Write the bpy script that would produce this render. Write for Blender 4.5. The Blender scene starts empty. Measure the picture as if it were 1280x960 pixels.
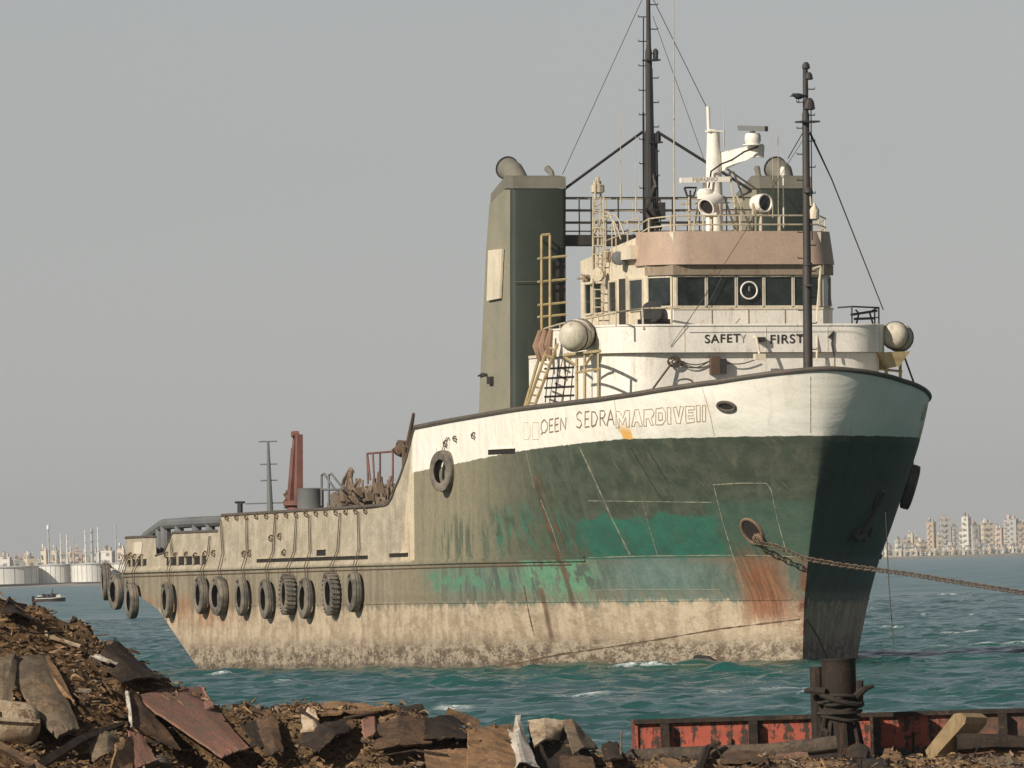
import bpy, bmesh, math, random
import numpy as np
from mathutils import Matrix, Vector

random.seed(7); rng = np.random.default_rng(7)
sc = bpy.context.scene
COL = sc.collection
R = math.radians

# ---------------------------------------------------------------- camera
FPX = 19360.0; CAMH = 3.0; ROLL = R(1.7); PITCH = math.atan(227 * math.cos(ROLL) / FPX)
v_f = np.array([0, math.cos(PITCH), math.sin(PITCH)])
_r0 = np.array([1., 0, 0]); _u0 = np.array([0, -math.sin(PITCH), math.cos(PITCH)])
v_r = _r0 * math.cos(ROLL) - _u0 * math.sin(ROLL)
v_u = _r0 * math.sin(ROLL) + _u0 * math.cos(ROLL)
CAM = np.array([0, 0, CAMH])
cam_d = bpy.data.cameras.new('camera'); cam = bpy.data.objects.new('camera', cam_d); COL.objects.link(cam)
cam_d.sensor_width = 36; cam_d.lens = FPX * 36 / 1280; cam_d.clip_start = 1; cam_d.clip_end = 30000
m = Matrix.Identity(4)
for i in range(3):
    m[i][0] = v_r[i]; m[i][1] = v_u[i]; m[i][2] = -v_f[i]; m[i][3] = CAM[i]
cam.matrix_world = m
sc.camera = cam

# ---------------------------------------------------------------- light
SUN_AZ = R(47); SUN_EL = R(30)      # sun stands to the left, behind the camera
to_sun = Vector((-math.cos(SUN_AZ) * math.cos(SUN_EL), -math.sin(SUN_AZ) * math.cos(SUN_EL), math.sin(SUN_EL)))
sd = bpy.data.lights.new('sun', 'SUN'); so = bpy.data.objects.new('sun', sd); COL.objects.link(so)
sd.energy = 5.0; sd.angle = R(0.6); sd.color = (1.0, 0.915, 0.79)
so.rotation_euler = to_sun.to_track_quat('Z', 'Y').to_euler()
so.location = (-60, -40, 80)
w = bpy.data.worlds.new('World'); sc.world = w; w.use_nodes = True
nt = w.node_tree; nt.nodes.clear()
sky = nt.nodes.new('ShaderNodeTexSky'); sky.sky_type = 'NISHITA'; sky.sun_disc = False
sky.sun_elevation = SUN_EL; sky.sun_rotation = math.atan2(to_sun.x, to_sun.y)
sky.air_density = 1.0; sky.dust_density = 0.2; sky.ozone_density = 1.0
hs = nt.nodes.new('ShaderNodeHueSaturation'); hs.inputs['Saturation'].default_value = 0.24; hs.inputs['Value'].default_value = 0.50
mx = nt.nodes.new('ShaderNodeMix'); mx.data_type = 'RGBA'; mx.blend_type = 'MULTIPLY'; mx.inputs[0].default_value = 1.0
mx.inputs[7].default_value = (.955, .985, 1.045, 1)   # humid, greyed air
bg = nt.nodes.new('ShaderNodeBackground'); bg.inputs[1].default_value = 0.1
ow = nt.nodes.new('ShaderNodeOutputWorld')
nt.links.new(sky.outputs[0], hs.inputs['Color']); nt.links.new(hs.outputs[0], mx.inputs[6])
nt.links.new(mx.outputs[2], bg.inputs[0]); nt.links.new(bg.outputs[0], ow.inputs[0])
sc.view_settings.view_transform = 'Standard'; sc.view_settings.look = 'None'
sc.view_settings.gamma = 1; sc.view_settings.exposure = 0.10
sc.view_settings.use_curve_mapping = False
sc.cycles.max_bounces = 6; sc.cycles.volume_bounces = 0; sc.cycles.transparent_max_bounces = 6

# ---------------------------------------------------------------- measuring: pixel -> place
def ray(px, py): return v_f + v_r * ((px - 640) / FPX) - v_u * ((py - 480) / FPX)
def at(px, py, Y):
    d = ray(px, py); q = Y / d[1]; return CAM + d * q
_d = ray(1003, 828); O = CAM - _d * CAMH / _d[2]
HEAD = R(16); LIST = R(1.25)
_ax = np.array([-math.sin(HEAD), math.cos(HEAD), 0]); _st = np.array([-math.cos(HEAD), -math.sin(HEAD), 0]); _up = np.array([0, 0, 1.])
SM = np.stack([_ax, _st * math.cos(LIST) + _up * math.sin(LIST), _up * math.cos(LIST) - _st * math.sin(LIST)], 1)
S4 = Matrix.Identity(4)
for i in range(3):
    for j in range(3): S4[i][j] = SM[i][j]
    S4[i][3] = O[i]
def sw(p): return O + SM @ np.asarray(p, float)
def rl(px, py): return SM.T @ (CAM - O), SM.T @ ray(px, py)
def hit(px, py, k, v):
    o, d = rl(px, py); q = (v - o[k]) / d[k]; return o + d * q
def hs_(px, py, s): return hit(px, py, 0, s)
def ht(px, py, t): return hit(px, py, 1, t)

# hull form: half breadth at (s aft of the stem, z above water)
def sst(z): return np.interp(z, [-2, 0, 1.66, 2.91, 5.17, 6.3, 7.42, 8.3], [.3, 0, -.21, -.63, -1.63, -2.1, -2.45, -2.65])
def Len(z): return np.interp(z, [0, 1.73, 3, 3.85, 4.87, 6.16, 6.74, 7.61, 8.3], [19.6, 17.6, 16.7, 15.6, 14.5, 13.5, 13.5, 13.1, 13.1])
def qz(z): return np.interp(z, [0, 2, 5, 6.2, 6.8, 8.3], [1.05, 1.07, 1.33, 1.55, 1.75, 1.95])
def hb(s, z):
    u = np.clip((s - sst(z)) / Len(z), 0, 1)
    b = 5.85 * (1 - (1 - u) ** 2.2) ** (1 / qz(z))
    up = np.clip((s - 22) / 3, 0, 1) * np.clip((z - 3.05) / .1, 0, 1) * (.05 + .04 * np.clip(z - 3.05, 0, 9))
    aft = np.clip((s - 51) / 5.5, 0, 1) ** 2.2 * .55
    return b - up - aft
def hh(px, py):
    o, d = rl(px, py); a, b = 420., 520.
    for it in range(3):
        ts = np.linspace(a, b, 500); P = o[None] + d[None] * ts[:, None]
        f = (hb(P[:, 0], P[:, 2]) > P[:, 1]) & (P[:, 0] > sst(P[:, 2]))
        i = max(1, int(np.argmax(f))); a, b = ts[i - 1], ts[i]
    return o + d * b
def hn(s, z):
    e = .03
    n = np.array([-(hb(s + e, z) - hb(s - e, z)) / (2 * e), 1., -(hb(s, z + e) - hb(s, z - e)) / (2 * e)])
    return n / np.linalg.norm(n)

# ---------------------------------------------------------------- mesh helpers
class MB:
    def __init__(self): self.v = []; self.f = []
    def add(self, vs, fs):
        k = len(self.v); self.v += [tuple(map(float, p)) for p in vs]; self.f += [tuple(k + i for i in f) for f in fs]; return self
    def box(self, x0, x1, y0, y1, z0, z1):
        return self.add([(x, y, z) for z in (z0, z1) for y in (y0, y1) for x in (x0, x1)],
                        [(0, 2, 3, 1), (4, 5, 7, 6), (0, 1, 5, 4), (2, 6, 7, 3), (0, 4, 6, 2), (1, 3, 7, 5)])
    def obox(self, c, ax, ay, az):   # half-axis vectors
        c, ax, ay, az = [np.asarray(q, float) for q in (c, ax, ay, az)]
        return self.add([c + ax * i + ay * j + az * k for k in (-1, 1) for j in (-1, 1) for i in (-1, 1)],
                        [(0, 2, 3, 1), (4, 5, 7, 6), (0, 1, 5, 4), (2, 6, 7, 3), (0, 4, 6, 2), (1, 3, 7, 5)])
    def tube(self, p0, p1, r0, r1=None, n=8, caps=True):
        if r1 is None: r1 = r0
        return self.path([p0, p1], [r0, r1], n, caps)
    def path(self, pts, r, n=6, caps=True, closed=False):
        P = [np.asarray(p, float) for p in pts]; k = len(P)
        rr = r if hasattr(r, '__len__') else [r] * k
        vs = []; ref = None
        for i in range(k):
            a = P[(i - 1) % k] if (i or closed) else P[0]; b = P[(i + 1) % k] if (i < k - 1 or closed) else P[-1]
            d = b - a; L = np.linalg.norm(d); d = d / (L if L > 1e-9 else 1)
            if ref is None: ref = np.array([0, 0, 1.]) if abs(d[2]) < .9 else np.array([1., 0, 0])
            x = ref - d * (ref @ d); x /= max(np.linalg.norm(x), 1e-9); y = np.cross(d, x); ref = x
            vs += [P[i] + (x * math.cos(2 * math.pi * j / n) + y * math.sin(2 * math.pi * j / n)) * rr[i] for j in range(n)]
        fs = []
        for i in range(k if closed else k - 1):
            i2 = (i + 1) % k
            fs += [(i * n + j, i * n + (j + 1) % n, i2 * n + (j + 1) % n, i2 * n + j) for j in range(n)]
        if caps and not closed: fs += [tuple(range(n))[::-1], tuple((k - 1) * n + j for j in range(n))]
        return self.add(vs, fs)
    def lathe(self, o, d, prof, n=20, caps=True):     # prof: (distance along d, radius)
        o = np.asarray(o, float); d = np.asarray(d, float); d /= np.linalg.norm(d)
        x = np.array([0, 0, 1.]) if abs(d[2]) < .9 else np.array([1., 0, 0]); x = x - d * (x @ d); x /= np.linalg.norm(x); y = np.cross(d, x)
        vs = [o + d * a + (x * math.cos(2 * math.pi * j / n) + y * math.sin(2 * math.pi * j / n)) * r for a, r in prof for j in range(n)]
        k = len(prof); fs = [(i * n + j, i * n + (j + 1) % n, (i + 1) * n + (j + 1) % n, (i + 1) * n + j) for i in range(k - 1) for j in range(n)]
        if caps: fs += [tuple(range(n))[::-1], tuple((k - 1) * n + j for j in range(n))]
        return self.add(vs, fs)
    def prism(self, poly, z0, z1, poly2=None):
        n = len(poly); p2 = poly2 or poly
        z0 = z0 if hasattr(z0, '__len__') else [z0] * n; z1 = z1 if hasattr(z1, '__len__') else [z1] * n
        vs = [(p[0], p[1], z) for p, z in zip(poly, z0)] + [(p[0], p[1], z) for p, z in zip(p2, z1)]
        fs = [(i, (i + 1) % n, n + (i + 1) % n, n + i) for i in range(n)] + [tuple(range(n))[::-1], tuple(range(n, 2 * n))]
        return self.add(vs, fs)
    def wall(self, line, z0, z1, th, closed=False):   # upright sheet of thickness th along a plan polyline
        L = [np.asarray(p, float) for p in line]; n = len(L); off = []
        for i in range(n):
            a = L[i - 1] if (i or closed) else L[0]; b = L[(i + 1) % n] if (i < n - 1 or closed) else L[-1]
            d = b - a; d /= np.linalg.norm(d); off.append(L[i] + np.array([-d[1], d[0]]) * th)
        vs = [(p[0], p[1], z) for z in (z0, z1) for p in L] + [(p[0], p[1], z) for z in (z0, z1) for p in off]
        fs = []
        for i in range(n if closed else n - 1):
            j = (i + 1) % n
            fs += [(i, j, n + j, n + i), (2 * n + j, 2 * n + i, 3 * n + i, 3 * n + j), (n + i, n + j, 3 * n + j, 3 * n + i), (i, 2 * n + i, 2 * n + j, j)]
        if not closed: fs += [(0, n, 3 * n, 2 * n), (n - 1, 3 * n - 1, 4 * n - 1, 2 * n - 1)]
        return self.add(vs, fs)
    def quad(self, a, b, c, d): return self.add([a, b, c, d], [(0, 1, 2, 3)])
    def build(self, name, mat, parent=None, smooth=35, **kw):
        me = bpy.data.meshes.new(name); me.from_pydata(self.v, [], self.f); me.update()
        bm = bmesh.new(); bm.from_mesh(me); bmesh.ops.recalc_face_normals(bm, faces=bm.faces); bm.to_mesh(me); bm.free()
        return link(name, me, mat, parent, smooth, **kw)
def link(name, me, mat, parent=None, smooth=35, **kw):
    o = bpy.data.objects.new(name, me); COL.objects.link(o)
    if mat is not None and not len(me.materials): me.materials.append(mat)
    if smooth:
        me.polygons.foreach_set('use_smooth', [True] * len(me.polygons)); me.set_sharp_from_angle(angle=R(smooth))
    if parent: o.parent = parent
    for k, v in kw.items(): o[k] = v
    return o
def empty(name, mw=None, **kw):
    o = bpy.data.objects.new(name, None); COL.objects.link(o); o.empty_display_size = .3
    if mw is not None: o.matrix_world = mw
    for k, v in kw.items(): o[k] = v
    return o
def rpoly(x0, x1, hw, rad, n=8):   # plan outline: rounded front corners (front = x0), starboard = +y
    p = [(x1, hw)]
    for i in range(n + 1):
        a = math.pi / 2 * i / n; p.append((x0 + rad - rad * math.sin(a), hw - rad + rad * math.cos(a)))
    q = [(a, -b) for a, b in reversed(p)]
    return p + q

# ---------------------------------------------------------------- materials
class G:
    def __init__(self, name):
        self.m = bpy.data.materials.new(name); self.m.use_nodes = True; self.t = self.m.node_tree; self.t.nodes.clear()
        self.out = self.t.nodes.new('ShaderNodeOutputMaterial'); self.b = self.t.nodes.new('ShaderNodeBsdfPrincipled')
        self.t.links.new(self.b.outputs[0], self.out.inputs[0])
        self.tc = self.t.nodes.new('ShaderNodeTexCoord'); self.P = self.tc.outputs['Object']
    def put(self, sock, v):
        if isinstance(v, bpy.types.NodeSocket): self.t.links.new(v, sock)
        elif isinstance(v, (tuple, list)): sock.default_value = tuple(v) + ((1,) if len(v) == 3 and len(sock.default_value) == 4 else ())
        else: sock.default_value = v
    def ma(self, op, a, b=0., c=0.):
        n = self.t.nodes.new('ShaderNodeMath'); n.operation = op
        for i, q in enumerate((a, b, c)): self.put(n.inputs[i], q)
        return n.outputs[0]
    def sep(self, v):
        n = self.t.nodes.new('ShaderNodeSeparateXYZ'); self.put(n.inputs[0], v); return n.outputs
    def comb(self, x, y, z):
        n = self.t.nodes.new('ShaderNodeCombineXYZ')
        for i, q in enumerate((x, y, z)): self.put(n.inputs[i], q)
        return n.outputs[0]
    def scale(self, v, k):
        n = self.t.nodes.new('ShaderNodeVectorMath'); n.operation = 'MULTIPLY'; self.put(n.inputs[0], v); self.put(n.inputs[1], k); return n.outputs[0]
    def noise(self, v, s, d=4., r=.55, dist=0.):
        n = self.t.nodes.new('ShaderNodeTexNoise'); self.put(n.inputs['Vector'], v)
        n.inputs['Scale'].default_value = s; n.inputs['Detail'].default_value = d; n.inputs['Roughness'].default_value = r; n.inputs['Distortion'].default_value = dist
        return n.outputs[0]
    def vor(self, v, s):
        n = self.t.nodes.new('ShaderNodeTexVoronoi'); self.put(n.inputs['Vector'], v); n.inputs['Scale'].default_value = s; return n.outputs[0]
    def mr(self, v, a, b, c=0., d=1.):
        n = self.t.nodes.new('ShaderNodeMapRange'); n.interpolation_type = 'SMOOTHSTEP'
        for i, q in enumerate((v, a, b, c, d)): self.put(n.inputs[i], q)
        return n.outputs[0]
    def mix(self, f, a, b, mode='MIX'):
        n = self.t.nodes.new('ShaderNodeMix'); n.data_type = 'RGBA'; n.blend_type = mode; n.clamp_factor = True
        self.put(n.inputs[0], f); self.put(n.inputs[6], a); self.put(n.inputs[7], b); return n.outputs[2]
    def rnd(self): return self.t.nodes.new('ShaderNodeObjectInfo').outputs['Random']
    def bump(self, h, s=.3, d=.02):
        n = self.t.nodes.new('ShaderNodeBump'); n.inputs['Strength'].default_value = s; n.inputs['Distance'].default_value = d
        self.put(n.inputs['Height'], h); self.t.links.new(n.outputs[0], self.b.inputs['Normal'])
    def end(self, col, rough=.6, metal=0., spec=.4):
        self.put(self.b.inputs['Base Color'], col); self.put(self.b.inputs['Roughness'], rough); self.put(self.b.inputs['Metallic'], metal)
        self.b.inputs['Specular IOR Level'].default_value = spec
        return self.m
MATS = {}
def weather(name, col, rough=.6, var=.25, dirt=(.10, .075, .05), dirt_amt=.35, rust=.15, sc_=1., bump=.25, spec=.35, rustcol=(.16, .06, .025)):
    g = G(name); x, y, z = g.sep(g.P)
    sv = g.comb(g.ma('MULTIPLY', x, 5.), g.ma('MULTIPLY', y, 5.), g.ma('MULTIPLY', z, .5))
    streak = g.noise(sv, 1.1 * sc_, 7, .66); blot = g.noise(g.P, .9 * sc_, 6, .6); fine = g.noise(g.P, 14 * sc_, 4, .6)
    c = g.mix(g.mr(blot, .3, .75), [k * (1 + var * .5) for k in col], [k * (1 - var) for k in col])
    c = g.mix(g.ma('MULTIPLY', g.mr(streak, .50, .72), dirt_amt), c, dirt)
    c = g.mix(g.ma('MULTIPLY', g.mr(g.ma('ADD', g.ma('MULTIPLY', fine, .35), g.ma('MULTIPLY', streak, .75)), .6, .72), rust * 2.2), c, rustcol)
    chip = g.noise(g.P, 3.1 * sc_, 9, .72); c = g.mix(g.ma('MULTIPLY', g.mr(chip, .60, .64), min(1., rust * 1.6 + dirt_amt * .35)), c, g.mix(g.mr(fine, .4, .6), rustcol, dirt))
    c = g.mix(g.mr(fine, .35, .7, 0, .3), c, [k * .62 for k in col])
    g.bump(g.ma('ADD', g.ma('MULTIPLY', blot, .6), g.ma('MULTIPLY', fine, .25)), bump, .03)
    MATS[name] = g.end(c, rough, 0, spec); return MATS[name]
def W(*a, **k): return weather(*a, **k)
m_white = W('white_paint', (.79, .745, .66), .55, .12, (.40, .32, .23), .45, .08)
m_cream = W('cream_paint', (.66, .575, .44), .6, .15, (.36, .27, .18), .45, .15)
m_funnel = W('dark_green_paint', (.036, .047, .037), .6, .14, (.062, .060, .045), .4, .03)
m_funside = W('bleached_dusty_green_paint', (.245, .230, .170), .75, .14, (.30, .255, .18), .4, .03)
m_funcap = W('dusty_cap_paint', (.17, .16, .13), .8, .2, (.2, .16, .11), .4, .1)
m_visor = W('salmon_paint', (.42, .302, .225), .65, .14, (.34, .27, .22), .45, .04)
m_steel = W('dark_grey_steel', (.038, .036, .034), .6, .3, (.085, .065, .048), .5, .25)
m_brown = W('rusty_brown_steel', (.11, .072, .045), .8, .3, (.06, .045, .035), .5, .5)
m_rail = W('cream_rail_paint', (.50, .43, .31), .6, .2, (.2, .14, .08), .5, .5, 2.)
m_yellow = W('yellow_rail_paint', (.42, .33, .17), .6, .2, (.2, .14, .07), .5, .35, 2.)
m_black = W('black_rubbery_paint', (.017, .016, .016), .55, .3, (.05, .045, .04), .3, 0.)
m_grey = W('grey_paint', (.145, .15, .15), .6, .2, (.12, .1, .08), .4, .2)
m_red = W('faded_red_paint', (.19, .085, .068), .75, .35, (.14, .09, .07), .6, .35, 2.)
m_caprail = W('cap_rail_paint', (.10, .085, .07), .7, .25, (.2, .16, .11), .5, .25)
m_slot = W('dark_steel_and_slot_shade', (.02, .017, .015), .8, .3, (.04, .03, .02), .3, .2)  # shade of slots and pipe mouths as colour; also plain dark steel
m_raft = W('raft_canister_white', (.52, .47, .37), .5, .2, (.22, .17, .11), .6, .1)
m_rope = W('dirty_rope', (.085, .065, .045), .9, .4, (.05, .04, .03), .5, 0., 6.)
m_text = W('black_lettering', (.03, .028, .027), .7, .3, (.2, .17, .13), .25, 0., 3.)
m_textf = W('faded_lettering', (.30, .27, .22), .7, .3, (.4, .35, .28), .5, 0., 3.)
m_name = W('brown_hand_lettering', (.22, .16, .105), .8, .3, (.4, .33, .24), .45, 0., 4.)
m_weld = W('rusty_weld_bead', (.47, .385, .28), .8, .3, (.3, .19, .10), .6, .3, 4.)
m_scratch = W('pale_scraped_weld', (.27, .27, .20), .8, .3, (.2, .17, .11), .5, .2, 4.)
m_chain = W('rusty_chain', (.12, .085, .06), .8, .4, (.2, .15, .1), .5, .6, 3.)
def glass(name, c=(.008, .011, .010), r=.08):
    g = G(name); n = g.noise(g.P, 3., 4); f = g.noise(g.P, 25., 3)
    return g.end(g.mix(g.mr(n, .35, .8), g.mix(g.rnd(), c, [k * 2. for k in c]), [k * 2.6 + .012 for k in c]), g.mr(f, .3, .8, r, r + .25), 0, .5)
m_glass = glass('dusty_window_glass')

# tyre rubber
g = G('tyre_rubber'); n1 = g.noise(g.P, 3., 5); n2 = g.noise(g.P, 30., 3)
c = g.mix(g.mr(n1, .3, .7), (.085, .077, .068), (.21, .18, .14)); c = g.mix(g.mr(n2, .45, .8, 0, .6), c, (.04, .037, .034)); g.bump(n2, .4, .01)
m_tyre = g.end(c, .85, 0, .25)
# ---------------------------------------------------------------- hull paint (paint, wear, fouling, painted port shade and a lit fold, in ship coordinates)
g = G('hull_paint'); s, t, z = g.sep(g.P)
sz = g.comb(s, 0., z)
PS = g.comb(g.ma('MULTIPLY', s, .42), t, z); big = g.noise(sz, .55, 5, .6); med = g.noise(g.comb(g.ma('MULTIPLY', s, .6), g.ma('MULTIPLY', t, .6), z), 2.2, 6, .62); fine = g.noise(PS, 16., 5, .65); wob = g.noise(sz, 1.3, 4, .6)
strk = g.noise(g.comb(g.ma('MULTIPLY', s, 2.3), g.ma('MULTIPLY', t, 2.6), g.ma('MULTIPLY', z, .42)), 1., 6, .62)
strk2 = g.noise(g.comb(g.ma('MULTIPLY', s, 1.7), 3., g.ma('MULTIPLY', z, .25)), 1., 5, .62)
scrp = g.noise(g.comb(g.ma('MULTIPLY', g.ma('ADD', s, g.ma('MULTIPLY', z, -.25)), 13.), 7., g.ma('MULTIPLY', z, 1.3)), 1., 8, .72)
w_ = g.ma('MULTIPLY', g.ma('SUBTRACT', wob, .5), 1.0)
def box_mask(s0, s1, z0, z1, es=.6, ez=.25, wob_s=1.6, wob_z=.8):
    a = g.ma('ADD', s, g.ma('MULTIPLY', w_, wob_s)); b = g.ma('ADD', z, g.ma('MULTIPLY', w_, wob_z))
    k = g.ma('MULTIPLY', g.mr(a, s0 - es, s0 + es), g.mr(a, s1 - es, s1 + es, 1., 0.))
    return g.ma('MULTIPLY', k, g.ma('MULTIPLY', g.mr(b, z0 - ez, z0 + ez), g.mr(b, z1 - ez, z1 + ez, 1., 0.)))
def mul(a, b): return g.ma('MULTIPLY', a, b)
olive = g.mix(g.mr(med, .38, .62), (.074, .090, .062), (.050, .066, .046))
olive = g.mix(g.mr(s, 6., 16., 0., .95), olive, (.255, .225, .15))
olive = g.mix(mul(g.mr(strk, .48, .78), .55), olive, (.165, .150, .105))
olive = g.mix(mul(g.mr(scrp, .585, .66), .6), olive, (.21, .20, .15)); olive = g.mix(mul(g.mr(scrp, .40, .33), .45), olive, (.035, .042, .03))
olive = g.mix(mul(g.mr(strk2, .56, .8), .5), olive, (.045, .055, .04))
c = olive
# teal undercoat showing
teal = g.mix(g.mr(med, .25, .75), (.024, .150, .104), (.032, .108, .078)); teal = g.mix(mul(g.mr(strk, .55, .7), .5), teal, (.07, .11, .075))
c = g.mix(mul(box_mask(1.15, 6.7, 2.6, 4.25, .10, .035, 1.3, .95), mul(g.mr(scrp, .64, .56), .92)), c, teal)
c = g.mix(mul(box_mask(-2, 1.25, 3.0, 4.6, .2, .12, .3, .3), .55), c, (.05, .115, .085))
c = g.mix(mul(box_mask(7.0, 12.5, 3.2, 4.5, 1.2, .4, 2.4, 1.6), g.mr(g.ma('ADD', g.ma('MULTIPLY', scrp, .5), g.ma('MULTIPLY', strk, .5)), .46, .53)), c, g.mix(g.mr(med, .45, .6), (.055, .085, .058), (.05, .15, .10)))
c = g.mix(mul(box_mask(12.5, 17.5, 3.1, 4.2, 1.2, .4, 2.4, 1.6), mul(g.mr(strk, .46, .56), .75)), c, (.062, .088, .060))
# scraped band between rubbing strake and boot line
low = g.mr(z, 2.98, 3.06, 1., 0.)
band = g.mix(g.mr(strk, .42, .60), (.085, .115, .090), (.165, .180, .140)); band = g.mix(mul(g.mr(z, 2.75, 2.95), g.mr(med, .35, .55)), band, (.16, .125, .08))
band = g.mix(g.mr(s, 15., 20.5), band, (.225, .19, .125))
band = g.mix(mul(g.mr(s, .5, 4., 0., .75), g.mr(s, 4., 7.5, 1., 0.)), band, g.mix(g.mr(med, .3, .7), (.10, .185, .165), (.15, .225, .21)))
band = g.mix(mul(box_mask(6.6, 10.3, 1.9, 3.3, .5, .3, 1.6, .3), g.mr(g.ma('ADD', g.ma('MULTIPLY', med, .55), g.ma('MULTIPLY', strk, .45)), .44, .50)), band, g.mix(g.mr(scrp, .5, .65), (.12, .26, .16), (.18, .30, .20)))
band = g.mix(mul(box_mask(10.3, 19.0, 2.2, 2.75, 1., .25, 2., .6), g.mr(g.ma('ADD', g.ma('MULTIPLY', med, .5), g.ma('MULTIPLY', strk, .5)), .46, .53)), band, g.mix(g.mr(scrp, .5, .65), (.095, .21, .135), (.16, .27, .19)))
band = g.mix(mul(g.mr(z, 2.35, 2.0), mul(g.mr(scrp, .45, .7), .7)), band, (.34, .29, .21))
c = g.mix(low, c, band)
# aft body: sun-bleached beige grey
aftm = g.mr(g.ma('ADD', s, g.ma('MULTIPLY', w_, .25)), 20.0, 20.12)
aft = g.mix(g.mr(med, .35, .65), (.46, .395, .295), (.36, .305, .225)); aft = g.mix(mul(g.mr(scrp, .60, .68), .5), aft, (.40, .34, .25))
aft = g.mix(mul(g.mr(strk, .5, .8), .55), aft, (.20, .165, .115))
c = g.mix(mul(aftm, g.mr(z, 3.0, 3.1)), c, aft)
cream_lit_fold = mul(g.mr(g.ma('ADD', s, g.ma('MULTIPLY', z, .42)), 23.0, 22.75), g.mr(s, 19.95, 20.05))  # cream shoulder; its colour also holds the brighter light on the fold
c = g.mix(mul(cream_lit_fold, g.mr(z, 3.05, 3.2)), c, g.mix(g.mr(strk, .5, .8), (.60, .50, .36), (.36, .28, .19)))
aft2 = g.mix(g.mr(strk, .42, .65), (.275, .235, .172), (.195, .162, .115)); aft2 = g.mix(mul(g.mr(scrp, .58, .66), .5), aft2, (.33, .28, .2))
c = g.mix(mul(mul(g.mr(s, 19., 24.), low), .85), c, aft2)
# white topsides
zw = g.ma('SUBTRACT', 6.42, g.ma('MULTIPLY', g.ma('MAXIMUM', g.ma('SUBTRACT', s, 3.), 0.), .041))
wl = g.mr(g.ma('ADD', g.ma('SUBTRACT', z, zw), g.ma('MULTIPLY', g.ma('SUBTRACT', g.noise(sz, 2.6, 5, .7), .5), .12)), -.012, .012)
wht = g.mix(g.mr(big, .3, .8), (.80, .76, .68), (.75, .70, .60))
wht = g.mix(mul(g.mr(strk, .52, .85), .55), wht, (.45, .345, .215))
wht = g.mix(mul(g.mr(fine, .66, .75), .25), wht, (.42, .32, .21))
c = g.mix(mul(wl, g.mr(s, 20.3, 20.0)), c, wht)
# yellow primer splash under the name
yel = mul(mul(g.mr(g.ma('ABSOLUTE', g.ma('ADD', g.ma('SUBTRACT', s, 2.62), g.ma('MULTIPLY', w_, .5))), .26, .17), g.mr(g.ma('ADD', z, g.ma('MULTIPLY', w_, .5)), 6.88, 6.62)), wl)
c = g.mix(mul(yel, .9), c, (.72, .36, .05))
# fouled bottom
botl = g.mr(g.ma('ADD', g.ma('ADD', z, g.ma('MULTIPLY', w_, .35)), g.ma('MULTIPLY', g.ma('SUBTRACT', strk, .5), .9)), 1.66, 1.82, 1., 0.)
bot = g.mix(g.mr(strk, .38, .64), (.48, .385, .272), (.345, .27, .185))
bot = g.mix(mul(g.mr(med, .45, .62), .65), bot, (.275, .205, .138)); bot = g.mix(mul(g.mr(g.noise(PS, 5., 6, .7), .52, .60), .5), bot, (.50, .42, .31))
grit = g.vor(PS, 19.); grit2 = g.mix(.5, g.noise(PS, 14., 7, .8), g.noise(PS, 4., 5, .7))
lowz = g.mr(g.ma('ADD', z, g.ma('MULTIPLY', w_, .55)), .35, 1.05, 1., 0.)
gritty = g.mix(g.mr(grit2, .45, .56), (.085, .060, .040), (.40, .33, .245))
gritty = g.mix(mul(g.mr(grit, .35, .1), .45), gritty, (.56, .47, .36)); gritty = g.mix(mul(g.mr(g.ma('ADD', z, g.ma('MULTIPLY', w_, .4)), .55, .75), mul(g.mr(z, 1.1, .85), .5)), gritty, (.12, .085, .055))
bot = g.mix(mul(lowz, .9), bot, gritty)
bot = g.mix(mul(g.mr(grit2, .60, .7), .5), bot, (.16, .11, .065))
c = g.mix(botl, c, bot); wet = g.mr(g.ma('ADD', z, g.ma('MULTIPLY', w_, .3)), .14, .02); c = g.mix(mul(wet, .5), c, (.055, .045, .032))
# boot line grime
c = g.mix(mul(g.mr(g.ma('ABSOLUTE', g.ma('SUBTRACT', z, 1.98)), .22, .02), g.mr(scrp, .4, .7)), c, (.17, .135, .085))
# rust: hawse tears, stem, stern quarter, odd streaks
rustc = g.mix(g.mr(med, .3, .7), (.21, .068, .028), (.115, .045, .024))
hz = mul(mul(g.mr(g.ma('ABSOLUTE', g.ma('SUBTRACT', g.ma('ADD', s, g.ma('MULTIPLY', w_, .4)), g.ma('MULTIPLY_ADD', z, -.10, .95))), 1.15, .2), g.mr(z, 3.7, 2.5)), g.mr(z, .75, 1.5))
hz = mul(hz, g.mr(t, 0., .05))
fst = g.noise(g.comb(g.ma('MULTIPLY', s, 11.), 1., g.ma('MULTIPLY', z, .7)), 1., 7, .7)
c = g.mix(mul(mul(hz, g.mr(g.ma('ADD', g.ma('ADD', g.ma('MULTIPLY', strk, .45), g.ma('MULTIPLY', fst, .55)), g.ma('MULTIPLY', hz, .10)), .47, .55)), .9), c, g.mix(g.mr(fst, .42, .6), rustc, (.26, .115, .055)))
stemr = mul(mul(g.mr(g.ma('ABSOLUTE', t), .26, .04), g.mr(z, 3.4, 2.4)), g.mr(z, .2, .9))
c = g.mix(mul(stemr, g.mr(med, .35, .6)), c, rustc)
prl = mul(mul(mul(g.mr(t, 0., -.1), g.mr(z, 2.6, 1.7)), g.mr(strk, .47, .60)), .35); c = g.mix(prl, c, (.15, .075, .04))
qr = mul(mul(g.mr(s, 36., 44.), g.mr(g.ma('ABSOLUTE', g.ma('SUBTRACT', z, 1.75)), .75, .15)), g.mr(strk2, .42, .62))
c = g.mix(mul(qr, .8), c, g.mix(g.mr(strk, .4, .7), (.34, .145, .06), (.22, .105, .06)))
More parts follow.
